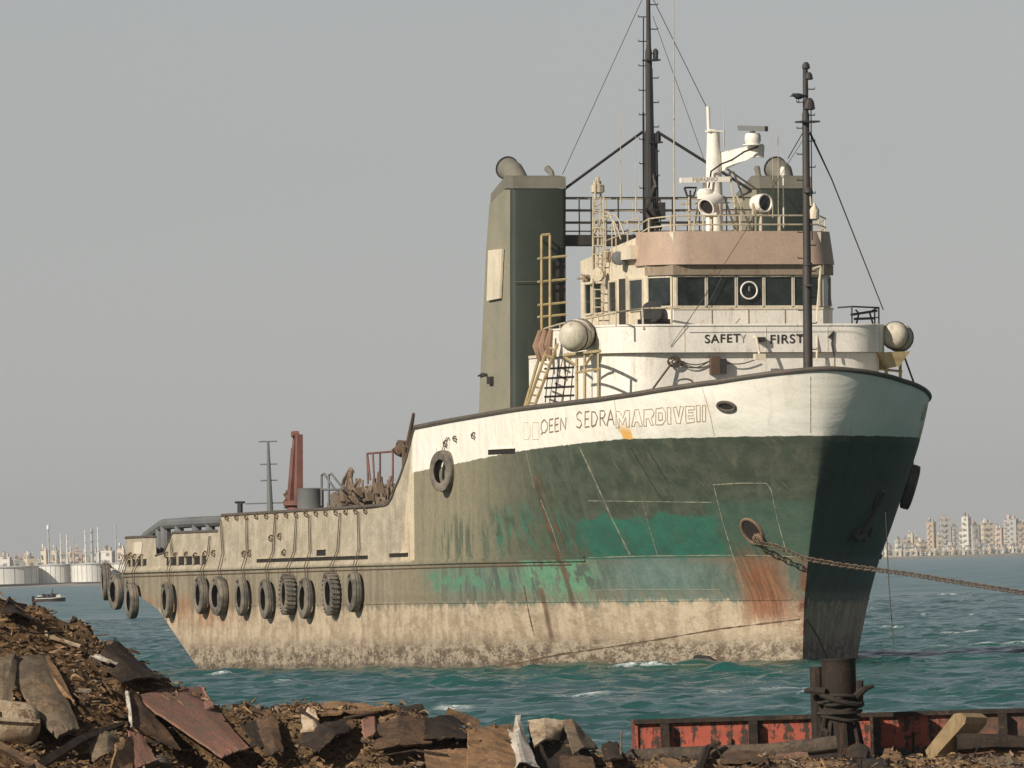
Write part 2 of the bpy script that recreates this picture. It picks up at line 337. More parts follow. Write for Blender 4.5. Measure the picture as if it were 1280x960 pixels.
rs = mul(mul(g.mr(strk, .67, .76), g.mr(strk2, .5, .6)), g.mr(z, 4.6, 2.6))
c = g.mix(mul(rs, .65), c, (.17, .085, .045))
for (s0, zt_, zb_, sl) in ((8.05, 5.5, 1.4, -.02), (9.45, 2.3, .5, 0.)):
    d = g.ma('ABSOLUTE', g.ma('ADD', g.ma('SUBTRACT', s, s0), g.ma('MULTIPLY', g.ma('SUBTRACT', z, zt_), sl)))
    k = mul(mul(g.mr(d, .19, .05), g.mr(z, zt_, zt_ - .2)), g.mr(z, zb_, zb_ + .4))
    c = g.mix(mul(k, .8), c, g.mix(g.mr(med, .4, .6), (.15, .075, .04), (.08, .055, .035)))
port_shade = mul(mul(g.mr(t, 0., -.12), g.mr(z, 6.3, 6.2)), g.mr(z, 1.9, 2.1)); port_shade = mul(port_shade, g.mr(g.ma('SUBTRACT', z, zw), 0., -.02)); c = g.mix(mul(port_shade, .6), c, g.mix(g.mr(strk, .45, .7), (.018, .050, .042), (.034, .056, .046)))  # port green darkened: the shade on this side is painted into the colour
c = g.mix(mul(g.mr(fine, .42, .70, 0., .25), g.mr(wl, 0., 1., 1., .25)), c, (.06, .05, .038)); c = g.mix(mul(g.mr(g.noise(sz, 7., 9, .75), .60, .66), g.mr(wl, 0., 1., .4, .12)), c, (.14, .11, .075)); c = g.mix(mul(g.mr(g.noise(sz, 11., 8, .7), .63, .67), .4), c, (.34, .30, .23))
hump = g.noise(g.comb(g.ma('MULTIPLY', s, 1.), 0., g.ma('MULTIPLY', z, .8)), 1.3, 3, .5)
g.bump(g.ma('ADD', g.ma('ADD', g.ma('ADD', g.ma('MULTIPLY', hump, 1.7), g.ma('MULTIPLY', g.ma('ABSOLUTE', g.ma('SINE', g.ma('MULTIPLY', s, 4.6))), .22)), g.ma('MULTIPLY', fine, .16)), mul(mul(botl, grit2), g.mr(lowz, 0., 1., .25, 1.5))), .75, .06)
m_hull = g.end(c, .62, 0, .3)

# ---------------------------------------------------------------- the ship
ship = empty('supply_ship', S4, label='weathered green and white offshore supply ship aground with bow towards the shore', category='ship')
ZT = np.array([(-2.7, 8.31), (-2.52, 8.24), (-1.98, 8.12), (-1.1, 7.96), (.08, 7.83), (1.57, 7.68), (3.41, 7.55), (5.7, 7.46), (8.7, 7.38), (12.8, 7.26), (16.2, 7.16),
               (19.8, 7.03), (20.0, 6.9), (20.7, 6.2), (21.5, 5.6), (22.5, 5.0), (23.0, 4.83), (23.4, 4.79), (42.55, 4.70), (42.95, 4.22), (48.5, 4.22), (49.5, 3.6), (50.55, 3.52), (50.62, 4.12), (55.9, 4.14), (57, 4.14)])
def ztop(s): return np.interp(s, ZT[:, 0], ZT[:, 1])
def zbot(s): return np.interp(s, [0, 44.9, 45.1, 50, 53.5, 57], [-1.6, -1.6, -.08, 1.82, 2.45, 2.6]) if s > 45.05 else -1.6 + max(0, s - 41.5) * .43
S_END = 56.4
nom = np.concatenate([-2.65 + 11.55 * np.linspace(0, 1, 90) ** 2.2, np.linspace(9, 19.7, 40), np.linspace(19.8, 23.4, 26), np.linspace(23.7, 42.5, 50), np.linspace(42.56, 43, 5), np.linspace(43.4, 48.4, 14), np.linspace(48.5, 50.6, 14), np.linspace(50.63, S_END, 24)])
kz = np.concatenate([np.linspace(0, 1, 60)])
hv = []; nz = len(kz)
def hull_pt(sn, k, side):
    zb = float(zbot(sn)); zt = float(ztop(sn)); zz = zb + (zt - zb) * k
    bl = max(0., 1 - (sn + 2.65) / 12.); bl = bl * bl * (3 - 2 * bl)
    s_ = sn + (float(sst(zz)) + 2.65) * bl
    b = float(hb(s_, zz))
    if sn > 41.5:   # bottom rounds in below the chine at the stern
        pass
    return (s_, side * b, zz)
mb = MB()
for side in (1, -1):
    vs = [hull_pt(sn, k, side) for sn in nom for k in kz]
    fs = [(i * nz + j, (i + 1) * nz + j, (i + 1) * nz + j + 1, i * nz + j + 1) for i in range(len(nom) - 1) for j in range(nz - 1)]
    if side < 0: fs = [f[::-1] for f in fs]
    mb.add(vs, fs)
# bottom, transom
nb = len(nom) * nz
mb.f += [(i * nz, nb + i * nz, nb + (i + 1) * nz, (i + 1) * nz) for i in range(len(nom) - 1)]
last = (len(nom) - 1) * nz
mb.f += [(last + j, last + j + 1, nb + last + j + 1, nb + last + j) for j in range(nz - 1)]
me = bpy.data.meshes.new('hull'); me.from_pydata(mb.v, [], mb.f); me.update()
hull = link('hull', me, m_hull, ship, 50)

def hull_out(s_, z_, off):
    n = hn(s_, z_); return np.array([s_, float(hb(s_, z_)), z_]) + n * off
def ribbon(mbk, szs, wd, off=.012, side=1, worn=False):        # flat bar laid along the hull skin
    P = [hull_out(a, b, 0) for a, b in szs]; N = [hn(a, b) for a, b in szs]; k = len(P); vs = []
    for i in range(k):
        d = P[min(i + 1, k - 1)] - P[max(i - 1, 0)]; d /= max(np.linalg.norm(d), 1e-9); x = np.cross(N[i], d); x /= np.linalg.norm(x)
        wj = wd * (random.choice((.25, .6, .9, 1.1)) if worn else 1.)
        for a, b in ((-1, -.01), (-1, off), (1, off), (1, -.01)):
            q = P[i] + x * a * wj / 2 + N[i] * b; vs.append((q[0], q[1] * side, q[2]))
    fs = [(i * 4 + j, (i + 1) * 4 + j, (i + 1) * 4 + j + 1, i * 4 + j + 1) for i in range(k - 1) for j in range(3)] + [(0, 1, 2, 3), tuple((k - 1) * 4 + j for j in (3, 2, 1, 0))]
    mbk.add(vs, fs)
def px_line(pts, n=8):
    out = []
    for (a, b) in zip(pts[:-1], pts[1:]):
        for i in range(n):
            f = i / n; out.append(hh(a[0] + (b[0] - a[0]) * f, a[1] + (b[1] - a[1]) * f))
    out.append(hh(*pts[-1])); return [(p[0], p[2]) for p in out]
# cap rail along the bulwark
for side in (1, -1):
    pts = []
    for sn in np.concatenate([-2.65 + 11.55 * np.linspace(0, 1, 60) ** 2.2, np.linspace(9.5, 19.8, 20)]):
        p = hull_pt(sn, 1., side); pts.append((p[0], p[1] * 1.0, p[2] + .02))
    MB().path(pts, .072, 8).build('cap_rail', m_caprail, hull)
    pts = [hull_pt(sn, 1., side) for sn in (19.85, 20, 20.35, 20.7, 21.1, 21.5, 22, 22.5, 23, 23.4, 30, 36, 42.55)]
    MB().path(pts, .05, 6).build('cap_rail', m_caprail, hull)
    for a, b in ((42.95, 48.5), (50.62, 56.4)):
        MB().path([hull_pt(x, 1., side) for x in np.linspace(a, b, 6)], .045, 6).build('cap_rail', m_caprail, hull)
    MB().path([hull_pt(x, 1., side) for x in (48.5, 49, 49.5, 50, 50.55)], .035, 6).build('cap_rail', m_caprail, hull)
# rubbing strakes
for side in (1, -1):
    for z0, s0, s1, wd, off in ((3.05, 6.75, 56.3, .13, .05), (1.80, 0.05, 41.0, .035, .02)):
        k = MB(); ribbon(k, [(x, z0 + (.0 if z0 > 3 else -.004 * x * -1 * .6)) for x in np.linspace(s0, s1, 90)], wd, off, side)
        k.build('rubbing_strake', m_hull, hull, 25)
    k = MB(); ribbon(k, [(x, 2.88) for x in np.linspace(7.5, 56.2, 90)], .03, .02, side); k.build('weld_seam', m_brown, hull, 25)
# weld seams, plate edges and scrapes on the starboard bow
seams = [([(735, 626), (810, 627), (890, 628)], .028, m_scratch), ([(735, 697), (810, 695), (915, 694)], .028, m_scratch),
         ([(932, 694), (1000, 696)], .022, m_scratch),
         ([(892, 606), (925, 604), (958, 604), (964, 612), (972, 650), (983, 690)], .035, m_scratch), ([(892, 606), (903, 650), (915, 690), (930, 735)], .035, m_scratch),
         ([(724, 558), (745, 603), (765, 648), (788, 694)], .055, m_scratch), ([(803, 626), (812, 660), (822, 694)], .03, m_scratch),
         ([(673, 593), (690, 640), (708, 690)], .10, m_brown), ([(676, 625), (690, 660), (700, 690)], .03, m_scratch),
         ([(655, 732), (661, 765), (668, 795)], .08, m_brown),
         ([(789, 560), (812, 600), (826, 622)], .02, m_slot), ([(810, 562), (836, 605)], .02, m_slot),
         ([(878, 485), (888, 520), (893, 545)], .018, m_weld), ([(1013, 470), (1013, 505), (1013, 541)], .02, m_weld),
         ([(768, 500), (774, 540)], .015, m_weld), ([(658, 566), (668, 610)], .02, m_scratch),
         ([(616, 835), (700, 818), (800, 803), (900, 786), (1000, 774)], .05, m_brown),
         ([(733, 738), (800, 737), (900, 737)], .02, m_scratch), ([(546, 560), (545, 640), (540, 695)], .014, m_scratch)]
for pts, wd, mt in seams:
    k = MB(); ribbon(k, px_line(pts, 16), wd, .010, worn=True); k.build('weld_seam', mt, hull, 25)
# same crease on the port bow
for zs in ((.95, 1.45, 0.15),):
    k = MB(); ribbon(k, [(x, 1.22 - .55 * x) for x in np.linspace(.0, 2.6, 12)], .05, .012, -1); k.build('weld_seam', m_brown, hull, 25)
# freeing ports: dark plates, the shade of the openings put in their colour
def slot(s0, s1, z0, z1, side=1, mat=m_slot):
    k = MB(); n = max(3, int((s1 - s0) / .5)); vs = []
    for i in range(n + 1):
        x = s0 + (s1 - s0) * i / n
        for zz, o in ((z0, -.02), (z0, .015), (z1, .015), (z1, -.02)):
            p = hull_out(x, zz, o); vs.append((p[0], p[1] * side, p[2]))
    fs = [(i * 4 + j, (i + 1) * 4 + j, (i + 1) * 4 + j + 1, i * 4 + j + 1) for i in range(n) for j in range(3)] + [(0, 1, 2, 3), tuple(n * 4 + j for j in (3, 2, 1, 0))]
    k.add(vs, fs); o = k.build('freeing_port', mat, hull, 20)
    k = MB(); ribbon(k, [(x, z1 + .02) for x in np.linspace(s0 - .03, s1 + .03, n + 1)], .035, .05, side); k.build('port_lip', m_hull, hull, 25)
    return o
for side in (1, -1):
    for a, b, z0, z1, nr in ((51.7, 55.2, 3.22, 3.42, 4), (44.3, 49.1, 3.2, 3.46, 5), (25.4, 38.2, 3.2, 3.30, 0), (20.7, 22.8, 3.23, 3.34, 0)):
        o = slot(a, b, z0, z1, side)
        for i in range(nr):
            x = a + (b - a) * (i + .5) / nr; p = hull_out(x, (z0 + z1) / 2, .03)
            MB().box(x - .05, x + .05, p[1] * side - .03, p[1] * side + .03, z0, z1).build('rib', m_hull, hull)
    p0 = hh(581, 567); p1 = hh(643, 559)
    slot(9.3, 11.9, 6.12, 6.26, side); slot(15.9, 17.6, 6.0, 6.12, side)
# dark scupper above the long slot and pale repair patch at the stern
p = ht(401, 690, 5.8); slot(p[0] - .5, p[0] + .5, 3.30, 3.52)
k = MB(); vs = []
q = [ht(x, y, 5.75) for x, y in ((164, 692), (177, 692), (178, 677), (164, 678))]
P_ = [hull_out(min(a[0], 55.6), a[2], .012) for a in q]; k.add(P_, [(0, 1, 2, 3)]); k.build('repair_patch', m_cream, hull, 0)
# hooks for the fender lines
hook = MB(); hook.path([(0, 0, .09), (.0, .07, .10), (0, .12, .04), (0, .10, -.05), (0, .02, -.09)], .022, 5); hook.path([(-.07, .02, -.03), (.02, .09, .03), (.09, .03, .09)], .02, 5)
hk = None
spots = [(285 + i * 12.4, 647.5 - i * .62) for i in range(15)] + [(152, 697), (160, 695), (168, 697), (179, 697), (211, 694), (223, 695), (236, 694), (247, 695), (259, 693), (270, 692), (308, 693), (315, 692), (341, 673), (352, 671), (358, 691), (598, 545), (563, 555), (575, 549)]
for x, y in spots:
    p = ht(x, y, 5.75); a = hull_out(min(p[0], 56), p[2], .0)
    if hk is None: hk = hook.build('hook', m_brown, hull); o = hk
    else: o = bpy.data.objects.new('hook', hk.data); COL.objects.link(o); o.parent = hull
    o.location = a; o.rotation_euler = (0, random.uniform(-.5, .5), 0)
# decks
fd = []
for side in (1, -1):
    row = [( -1.9 + 21.8 * (i / 40) ** 1.6) for i in range(41)]
    pts = [(x, side * max(0.02, float(hb(x, 6.2)) - .04), float(ztop(x)) - 1.1) for x in row]
    fd.append(pts)
k = MB(); n = len(fd[0]); k.add(fd[0] + fd[1], [(i, i + 1, n + i + 1, n + i) for i in range(n - 1)]); k.build('forecastle_deck', m_grey, ship, 30)
k = MB(); k.add([(19.85, 5.8, 3.1), (19.85, -5.8, 3.1), (19.85, -5.8, 5.95), (19.85, 5.8, 5.95)], [(0, 1, 2, 3)]); k.build('forecastle_bulkhead', m_cream, ship, 0)
k = MB(); row = np.linspace(19.9, 56.3, 30); k.add([(x, float(hb(x, 3.0)) - .03, 3.12) for x in row] + [(x, -float(hb(x, 3.0)) + .03, 3.12) for x in row], [(i, i + 1, 31 + i - 0, 30 + i) for i in range(29)]); k.build('main_deck', m_brown, ship, 0)
# hawse pipe, mooring eyes, stowed port anchor
def hull_ring(px, py, ra, rb, tilt, name, mat, side=1, sz=None, tr=.05, inner=m_slot):
    p = hh(px, py) if sz is None else np.array([sz[0], 0, sz[1]])
    s0, z0 = p[0], p[2]; n = 20; pts = []
    for i in range(n):
        a = 2 * math.pi * i / n; u = ra * math.cos(a); v = rb * math.sin(a)
        q = hull_out(s0 + u * math.cos(tilt) - v * math.sin(tilt), z0 + u * math.sin(tilt) + v * math.cos(tilt), .02); pts.append((q[0], q[1] * side, q[2]))
    o = MB().path(pts, tr, 6, closed=True).build(name, mat, hull)
    c0 = np.mean(pts, 0); k = MB(); k.add([c0] + pts, [(0, 1 + i, 1 + (i + 1) % n) for i in range(n)]); k.build('pipe_mouth', inner, hull, 0)  # flat disc; its dark colour stands in for shade inside the pipe
    return s0, z0
m_hawse = W('hawse_lip_steel', (.20, .13, .085), .8, .3, (.1, .06, .04), .5, .5)
HW = hull_ring(940, 664, .24, .36, .25, 'hawse_pipe', m_hawse, tr=.045)
# lower lip of the hawse pipe
p = hull_out(HW[0] - .10, HW[1] - .20, .07); MB().lathe(p, hn(HW[0], HW[1]) * 1.0, [(-.12, .16), (.05, .18), (.08, .14), (.08, .02)], 14).build('hawse_lip', m_hawse, hull)
hull_ring(908, 508, .20, .13, 0, 'mooring_eye', m_caprail, tr=.05)
hull_ring(0, 0, .16, .20, .4, 'mooring_eye', m_cream, side=-1, sz=(1.8, 7.15), tr=.05, inner=m_caprail)
hull_ring(0, 0, .20, .24, .25, 'hawse_pipe', m_steel, side=-1, sz=(1.4, 4.65), tr=.05)
k = MB()
def pp(s_, z_, off=.12):
    q = hull_out(s_, z_, off); return (q[0], -q[1], q[2])
k.path([pp(1.35, 4.55), pp(1.3, 4.1), pp(1.25, 3.75)], [.05, .07, .09], 8)
k.path([pp(.75, 3.62, .16), pp(1.0, 3.58, .16), pp(1.25, 3.68, .18), pp(1.5, 3.58, .16), pp(1.8, 3.62, .16)], [.04, .10, .14, .10, .04], 8)
k.path([pp(.75, 3.62, .16), pp(.9, 3.95, .16)], [.08, .02], 6); k.path([pp(1.8, 3.62, .16), pp(1.68, 3.95, .16)], [.08, .02], 6)
k.build('anchor', m_steel, ship)

# ---------------------------------------------------------------- lettering on the bow
STR = {'Q': [[(.5, 1), (.12, .8), (.05, .4), (.25, .06), (.6, .04), (.92, .3), (.95, .7), (.5, 1)], [(.05, -.06), (.3, .1)]],
       'E': [[(.95, 1), (.1, 1), (.05, 0), (.95, 0)], [(.08, .52), (.8, .52)]], 'N': [[(.05, 0), (.1, 1), (.88, 0), (.95, 1)]],
       'S': [[(.92, .86), (.55, 1), (.12, .82), (.2, .58), (.75, .42), (.9, .2), (.55, 0), (.06, .12)]],
       'D': [[(.1, 0), (.1, 1), (.6, .93), (.95, .55), (.65, .1), (.1, 0)]], 'R': [[(.1, 0), (.1, 1), (.7, .97), (.9, .75), (.65, .52), (.1, .5)], [(.4, .5), (.95, 0)]],
       'A': [[(.02, 0), (.5, 1), (.98, 0)], [(.22, .4), (.78, .4)]]}
def px_stroke(kb, pts, wd, off=.008):
    q = []
    for (a, b) in zip(pts[:-1], pts[1:]):
        m_ = max(1, int(math.hypot(b[0] - a[0], b[1] - a[1]) / 4))
        for i in range(m_): q.append((a[0] + (b[0] - a[0]) * i / m_, a[1] + (b[1] - a[1]) * i / m_))
    q.append(pts[-1]); q = [hh(*p) for p in q]; ribbon(kb, [(p[0], p[2]) for p in q], wd, off)
for ch, x0, x1, yt, yb in (('Q', 676, 685, 524.5, 541.5), ('E', 686.5, 692, 524, 540), ('E', 693.5, 699, 523, 539), ('N', 700.5, 708, 522, 537.5),
                           ('S', 720, 728, 514.5, 535), ('E', 731, 737, 514.5, 533.5), ('D', 739, 747.5, 514, 533), ('R', 749.5, 757.5, 513, 532), ('A', 758.5, 768, 512.5, 532)):
    k = MB()
    for st_ in STR[ch]: px_stroke(k, [(x0 + (x1 - x0) * u, yb + (yt - yb) * v - 1.2 * (u - .5)) for u, v in st_], .042)
    k.build('ship_name_letter', m_name, hull, 0)
# older name left as weld-bead outlines
OUT = {'M': [(0, 0), (0, 1), (.28, 1), (.5, .55), (.72, 1), (1, 1), (1, 0), (.75, 0), (.75, .6), (.5, .15), (.25, .6), (.25, 0), (0, 0)],
       'A': [(0, 0), (.35, 1), (.65, 1), (1, 0), (.75, 0), (.66, .25), (.34, .25), (.25, 0), (0, 0)], 'R': [(0, 0), (0, 1), (.8, 1), (1, .8), (.95, .55), (.7, .45), (1, 0), (.72, 0), (.5, .4), (.25, .4), (.25, 0), (0, 0)],
       'D': [(0, 0), (0, 1), (.7, 1), (1, .75), (1, .25), (.7, 0), (0, 0)], 'I': [(0, 0), (0, 1), (1, 1), (1, 0), (0, 0)], 'V': [(0, 1), (.3, 1), (.5, .35), (.7, 1), (1, 1), (.65, 0), (.35, 0), (0, 1)],
       'E': [(0, 0), (0, 1), (1, 1), (1, .78), (.3, .78), (.3, .6), (.85, .6), (.85, .4), (.3, .4), (.3, .22), (1, .22), (1, 0), (0, 0)]}
k = MB()
xs = 770.0
for ch, wd in (('M', 17), ('A', 13), ('R', 12), ('D', 12), ('I', 4.5), ('V', 13), ('E', 11), ('I', 4.5), ('I', 4.5)):
    yb = 534.5 - (xs - 770) * .072; yt = yb - 20.5
    k = MB(); px_stroke(k, [(xs + wd * u + random.uniform(-.5, .5), yb + (yt - yb) * v - .07 * wd * u + random.uniform(-.6, .6)) for u, v in OUT[ch]], .026, .010)
    if ch == 'D': px_stroke(k, [(xs + wd * u, yb + (yt - yb) * v - .07 * wd * u) for u, v in ((.3, .25), (.3, .75), (.65, .7), (.7, .3), (.3, .25))], .03, .014)
    xs += wd + 2.6; k.build('old_name_letter', m_weld, hull, 0)
k = MB()
for x0 in (655, 666):
    px_stroke(k, [(x0 + 8 * u, 549 - 21 * v) for u, v in OUT['D' if x0 < 660 else 'I']], .02, .01)
k.build('old_name_weld_outline', m_cream, hull, 0)
# ---------------------------------------------------------------- deckhouse and bridge deck
house = MB().prism(rpoly(4.58, 13.3, 4.20, 1.5), 6.3, 8.92).build('deckhouse', m_white, ship, 30)
bd = rpoly(4.42, 10.6, 4.32, 1.55, 12)
k = MB(); k.wall(bd, 8.93, 9.70, .07); band = k.build('bridge_deck_bulwark', m_white, ship, 30)
MB().prism(rpoly(4.5, 13.2, 4.24, 1.5), 8.94, 9.02).build('bridge_deck', m_cream, ship, 30)
MB().path([(x, y, 9.71) for x, y in bd], .035, 6).build('bulwark_rim', m_white, band)
# seams on the deckhouse front and bulwark
for tt in (2.1, -.35, -2.2):
    MB().box(4.41, 4.435, tt - .008, tt + .008, 8.95, 9.69).build('plate_seam', m_cream, band)
# lettering on the bulwark
def text_mesh(txt, wd, ht_, bold=.0):
    cu = bpy.data.curves.new('t', 'FONT'); cu.body = txt; cu.size = 1; cu.offset = bold; cu.space_character = 1.12
    ob = bpy.data.objects.new('t', cu); me = bpy.data.meshes.new_from_object(ob)
    v = np.array([p.co[:] for p in me.vertices]); f = [tuple(p.vertices) for p in me.polygons]
    v[:, 0] = (v[:, 0] - v[:, 0].min()) / (v[:, 0].max() - v[:, 0].min()) * wd; v[:, 1] = (v[:, 1] - v[:, 1].min()) / (v[:, 1].max() - v[:, 1].min()) * ht_
    bpy.data.objects.remove(ob); bpy.data.curves.remove(cu); bpy.data.meshes.remove(me); return v, f
def text_on_front(txt, x0, x1, yt, yb, s_, mat, name, parent, bold=.01):
    a = hs_(x0, yb, s_); b = hs_(x1, yb - (x1 - x0) * .0297, s_); c_ = hs_(x0, yt, s_)
    v, f = text_mesh(txt, 1, 1, bold); k = MB()
    k.add([a + (b - a) * p[0] + (c_ - a) * p[1] for p in v], f); return k.build(name, mat, parent, 0)
text_on_front('SAFET', 881, 925.5, 418.2, 429.2, 4.408, m_text, 'safety_first_lettering', band, .015)
text_on_front('Y', 925.5, 932.5, 418.5, 428.5, 4.408, m_textf, 'safety_first_lettering', band, 0)
text_on_front('FIRST', 963, 1005, 418.5, 430, 4.408, m_text, 'safety_first_lettering', band, .015)

# ---------------------------------------------------------------- wheelhouse
WF, WS = 5.05, 2.75
plan = [(12.8, WS), (5.95, WS), (WF, 2.22), (WF, -2.22), (5.95, -WS), (12.8, -WS)]
wh = MB().prism(plan, 9.0, [11.78, 12.40, 12.40, 12.40, 12.40, 11.78]).build('wheelhouse', m_cream, ship, 25)
# visor
low_ = [(7.0, 2.82), (5.75, 2.84), (4.80, 2.42), (4.80, -2.42), (5.75, -2.84), (7.0, -2.82)]
hi_ = [(7.0, 2.76), (5.95, 2.76), (4.95, 2.34), (4.95, -2.34), (5.95, -2.76), (7.0, -2.76)]
def visor_poly(p): 
    out = [p[0], p[1]]
    a, b, c_ = np.array(p[1]), np.array(p[2]), np.array(p[3])
    for f in (.15, .35, .6, .85): out.append(tuple((1 - f) ** 2 * a + 2 * f * (1 - f) * (b * 1.01 - np.array([.03, 0])) + f * f * np.array([b[0], b[1] - .55])))
    out.append((b[0], b[1] - .55)); q = [(x, -y) for x, y in reversed(out)]; return out + q
MB().prism(visor_poly(low_), 11.47, 12.43, visor_poly(hi_)).build('visor', m_visor, wh, 40)
m_lintel = W('brown_trim_and_visor_shade', (.27, .21, .15), .7, .3, (.12, .09, .06), .5, .3)  # brown carries the shade under the visor; also used on seams and vents
MB().wall([(5.9, 2.80), (4.98, 2.26), (4.98, -2.26), (5.9, -2.80)], 11.17, 11.46, -.05).build('lintel', m_lintel, wh, 20)
MB().wall([(5.9, 2.82), (5.0, 2.25), (5.0, -2.25), (5.9, -2.82)], 10.17, 10.23, -.03).build('window_sill', m_cream, wh, 20)
for tt in (1.1, .0, -1.1):
    MB().box(4.975, 4.988, tt - .01, tt + .01, 9.7, 10.16).build('plate_seam', m_lintel, wh)
MB().wall([(5.88, 2.79), (5.01, 2.245), (5.01, -2.245), (5.88, -2.79)], 9.1, 10.165, -.02).build('dado', m_white, wh, 20)
m_frame = W('window_frame_paint', (.60, .53, .41), .5, .2, (.25, .19, .12), .5, .25, 2.)
def window(a, b, z0, z1, pane=True, fw=.055, lean=0.):
    # a, b: plan points (front edge left->right); builds frame bars and a pane set back between them
    a = np.array(a, float); b = np.array(b, float); d = (b - a) / np.linalg.norm(b - a); n = np.array([d[1], -d[0]])
    def P(f, z, o): q = a + (b - a) * f + n * o; return np.array([q[0], q[1], z])
    L = np.linalg.norm(b - a); k = MB()
    def bar(p, q, wv):
        k.add([p - wv + np.append(n * o, 0) for o in (-.03, .05)] + [p + wv + np.append(n * o, 0) for o in (-.03, .05)] + [q - wv + np.append(n * o, 0) for o in (-.03, .05)] + [q + wv + np.append(n * o, 0) for o in (-.03, .05)],
              [(0, 1, 3, 2), (4, 6, 7, 5), (0, 4, 5, 1), (2, 3, 7, 6), (1, 5, 7, 3), (0, 2, 6, 4)])
    dv = np.append(d, 0) * fw / 2; zv = np.array([0, 0, fw / 2])
    bar(P(0, z0, 0), P(0, z1, 0), dv); bar(P(1, z0, 0), P(1, z1, 0), dv); bar(P(0, z0, 0) + dv, P(1, z0, 0) - dv, zv); bar(P(0, z1, 0) + dv, P(1, z1, 0) - dv, zv)
    k.build('window_frame', m_frame, wh, 0)
    k = MB(); e = .5 * fw / L; k.add([P(e, z0 + fw / 2, .012), P(1 - e, z0 + fw / 2, .012), P(1 - e, z1 - fw / 2, .02), P(e, z1 - fw / 2, .02)], [(0, 1, 2, 3)]); k.build('window_pane', m_glass, wh, 0)
ts_ = [2.16, 1.25, .35, -.48, -1.36, -2.16]
for a, b in zip(ts_[:-1], ts_[1:]): window((WF, a - .015), (WF, b + .015), 10.26, 11.13)
# inclined corner windows
for sg in (1, -1):
    a, b = (5.90, 2.72 * sg), (5.10, 2.25 * sg)
    window(*((a, b) if sg > 0 else (b, a)), 10.26, 11.13, fw=.06)
for a, b in ((12.3, 11.6), (11.3, 10.5), (9.8, 9.0), (7.7, 6.3)): window((a, WS), (b, WS), 10.2, 11.1)
for a, b in ((6.3, 7.7), (9, 9.8), (10.5, 11.3)): window((a, -WS), (b, -WS), 10.2, 11.1)
MB().box(7.95, 8.75, WS - .02, WS + .03, 9.1, 11.15).build('door', m_steel, wh)
MB().box(7.85, 7.95, WS - .02, WS + .06, 9.1, 11.2).build('door_frame', m_frame, wh)
# clear-view screen
p = hs_(936, 363, 5.0); k = MB(); k.path([p + np.array([-.03, .245 * math.cos(a), .245 * math.sin(a)]) for a in np.linspace(0, 2 * math.pi, 25)[:-1]], .026, 6, closed=True); k.build('clear_view_ring', m_white, wh)
k = MB(); k.path([p + np.array([-.05, 0, -.02]), p + np.array([-.06, 0, .12])], .035, 8); k.build('wiper_motor', m_grey, wh)
for a, b in (((884, 383), (903, 345)), ((1032, 334), (1040, 383))): MB().path([hs_(*a, 4.93), hs_(*b, 4.93)], .012, 5).build('wiper_arm', m_steel, wh)
for x0, x1 in ((856, 882), (892, 912), (926, 948), (964, 986)): MB().path([hs_(x0, 345.5, 4.98), hs_(x1, 345, 4.98)], .018, 5).build('wiper_rail', m_rail, wh)
# floodlight, vents and horn on the side
p = ht(778, 322, WS + .2); k = MB(); k.lathe(p + [.5, 0, 0], (-1, .15, -.05), [(0, .06), (.1, .2), (.5, .2), (.52, .16), (.52, .01)], 12); k.build('floodlight', m_grey, wh)
p = ht(791, 318, WS); MB().box(p[0] - .6, p[0] + .6, WS, WS + .25, p[2] - .15, p[2] + .25).build('light_box', m_cream, wh)
for x in (758.5, 762, 765.5): p = ht(x, 321, WS); MB().box(p[0] - .1, p[0] + .1, WS, WS + .03, p[2] - .15, p[2] + .15).build('vent', m_lintel, wh)
p = ht(752, 343, WS + .2); MB().lathe(p, (-.6, .8, 0), [(-.15, .05), (0, .16), (.2, .2), (.2, .02)], 12).build('lamp', m_rail, wh)
k = MB(); p = ht(733, 348, WS + .3)
for i in range(7): q = p + np.array([random.uniform(-.6, .6), .1, random.uniform(-.12, .12)]); k.path([p, q], .03, 5)
k.lathe(p, (0, 1, 0), [(-.1, .1), (.1, .12), (.12, .02)], 8); k.build('side_light', m_lintel, wh)
# roof railing
def rail(name, pts, h, rails, mat, parent, r=.02, post_every=1, down=None):
    k = MB(); P = [np.asarray(p, float) for p in pts]; u = np.array([0, 0, 1.])
    for i in range(0, len(P), post_every): k.path([P[i], P[i] + u * h], r * 1.1, 5)
    for f in rails: k.path([p + u * h * f for p in P], r, 5)
    return k.build(name, mat, parent)
front = [(7.0, 2.66, 12.15), (6.1, 2.64, 12.3), (5.35, 2.2, 12.35), (5.1, 1.3, 12.36), (5.08, .2, 12.36), (5.08, -1., 12.36), (5.1, -1.75, 12.36), (5.3, -2.25, 12.36), (5.9, -2.62, 12.3), (6.6, -2.66, 12.2), (7.3, -2.66, 12.2)]
rail('roof_railing', front, .52, (1., .5), m_rail, wh, .024)
rail('roof_railing', [(7.0, 2.66, 12.15), (8.2, 2.66, 12.1), (9.4, 2.66, 12.0), (10.6, 2.66, 11.9)], .72, (1., .55), m_rail, wh, .022)
k = MB()   # hooped rails at the head of the roof ladder
for x0, x1, yt, yb in ((743, 776, 270, 322), (748, 770, 265, 318), (752, 780, 268, 312)):
    pts = [ht(x0 + (x1 - x0) * f, yb - (yb - yt) * math.sin(math.pi * min(1, .12 + f * .8)) ** .6, 2.9) for f in np.linspace(0, 1, 12)]
    pts = [ht(x0, yb + 25, 2.9)] + pts; k.path(pts, .025, 5)
for x in (741, 747, 757, 765): k.path([ht(x, 278, 2.9), ht(x, 330, 2.9)], .02, 5)
k.build('ladder_hoop', m_rail, wh)
k = MB()
for x in (741.5, 754.5): k.path([ht(x, 246, 2.95), ht(x, 402, 2.95)], .024, 5)
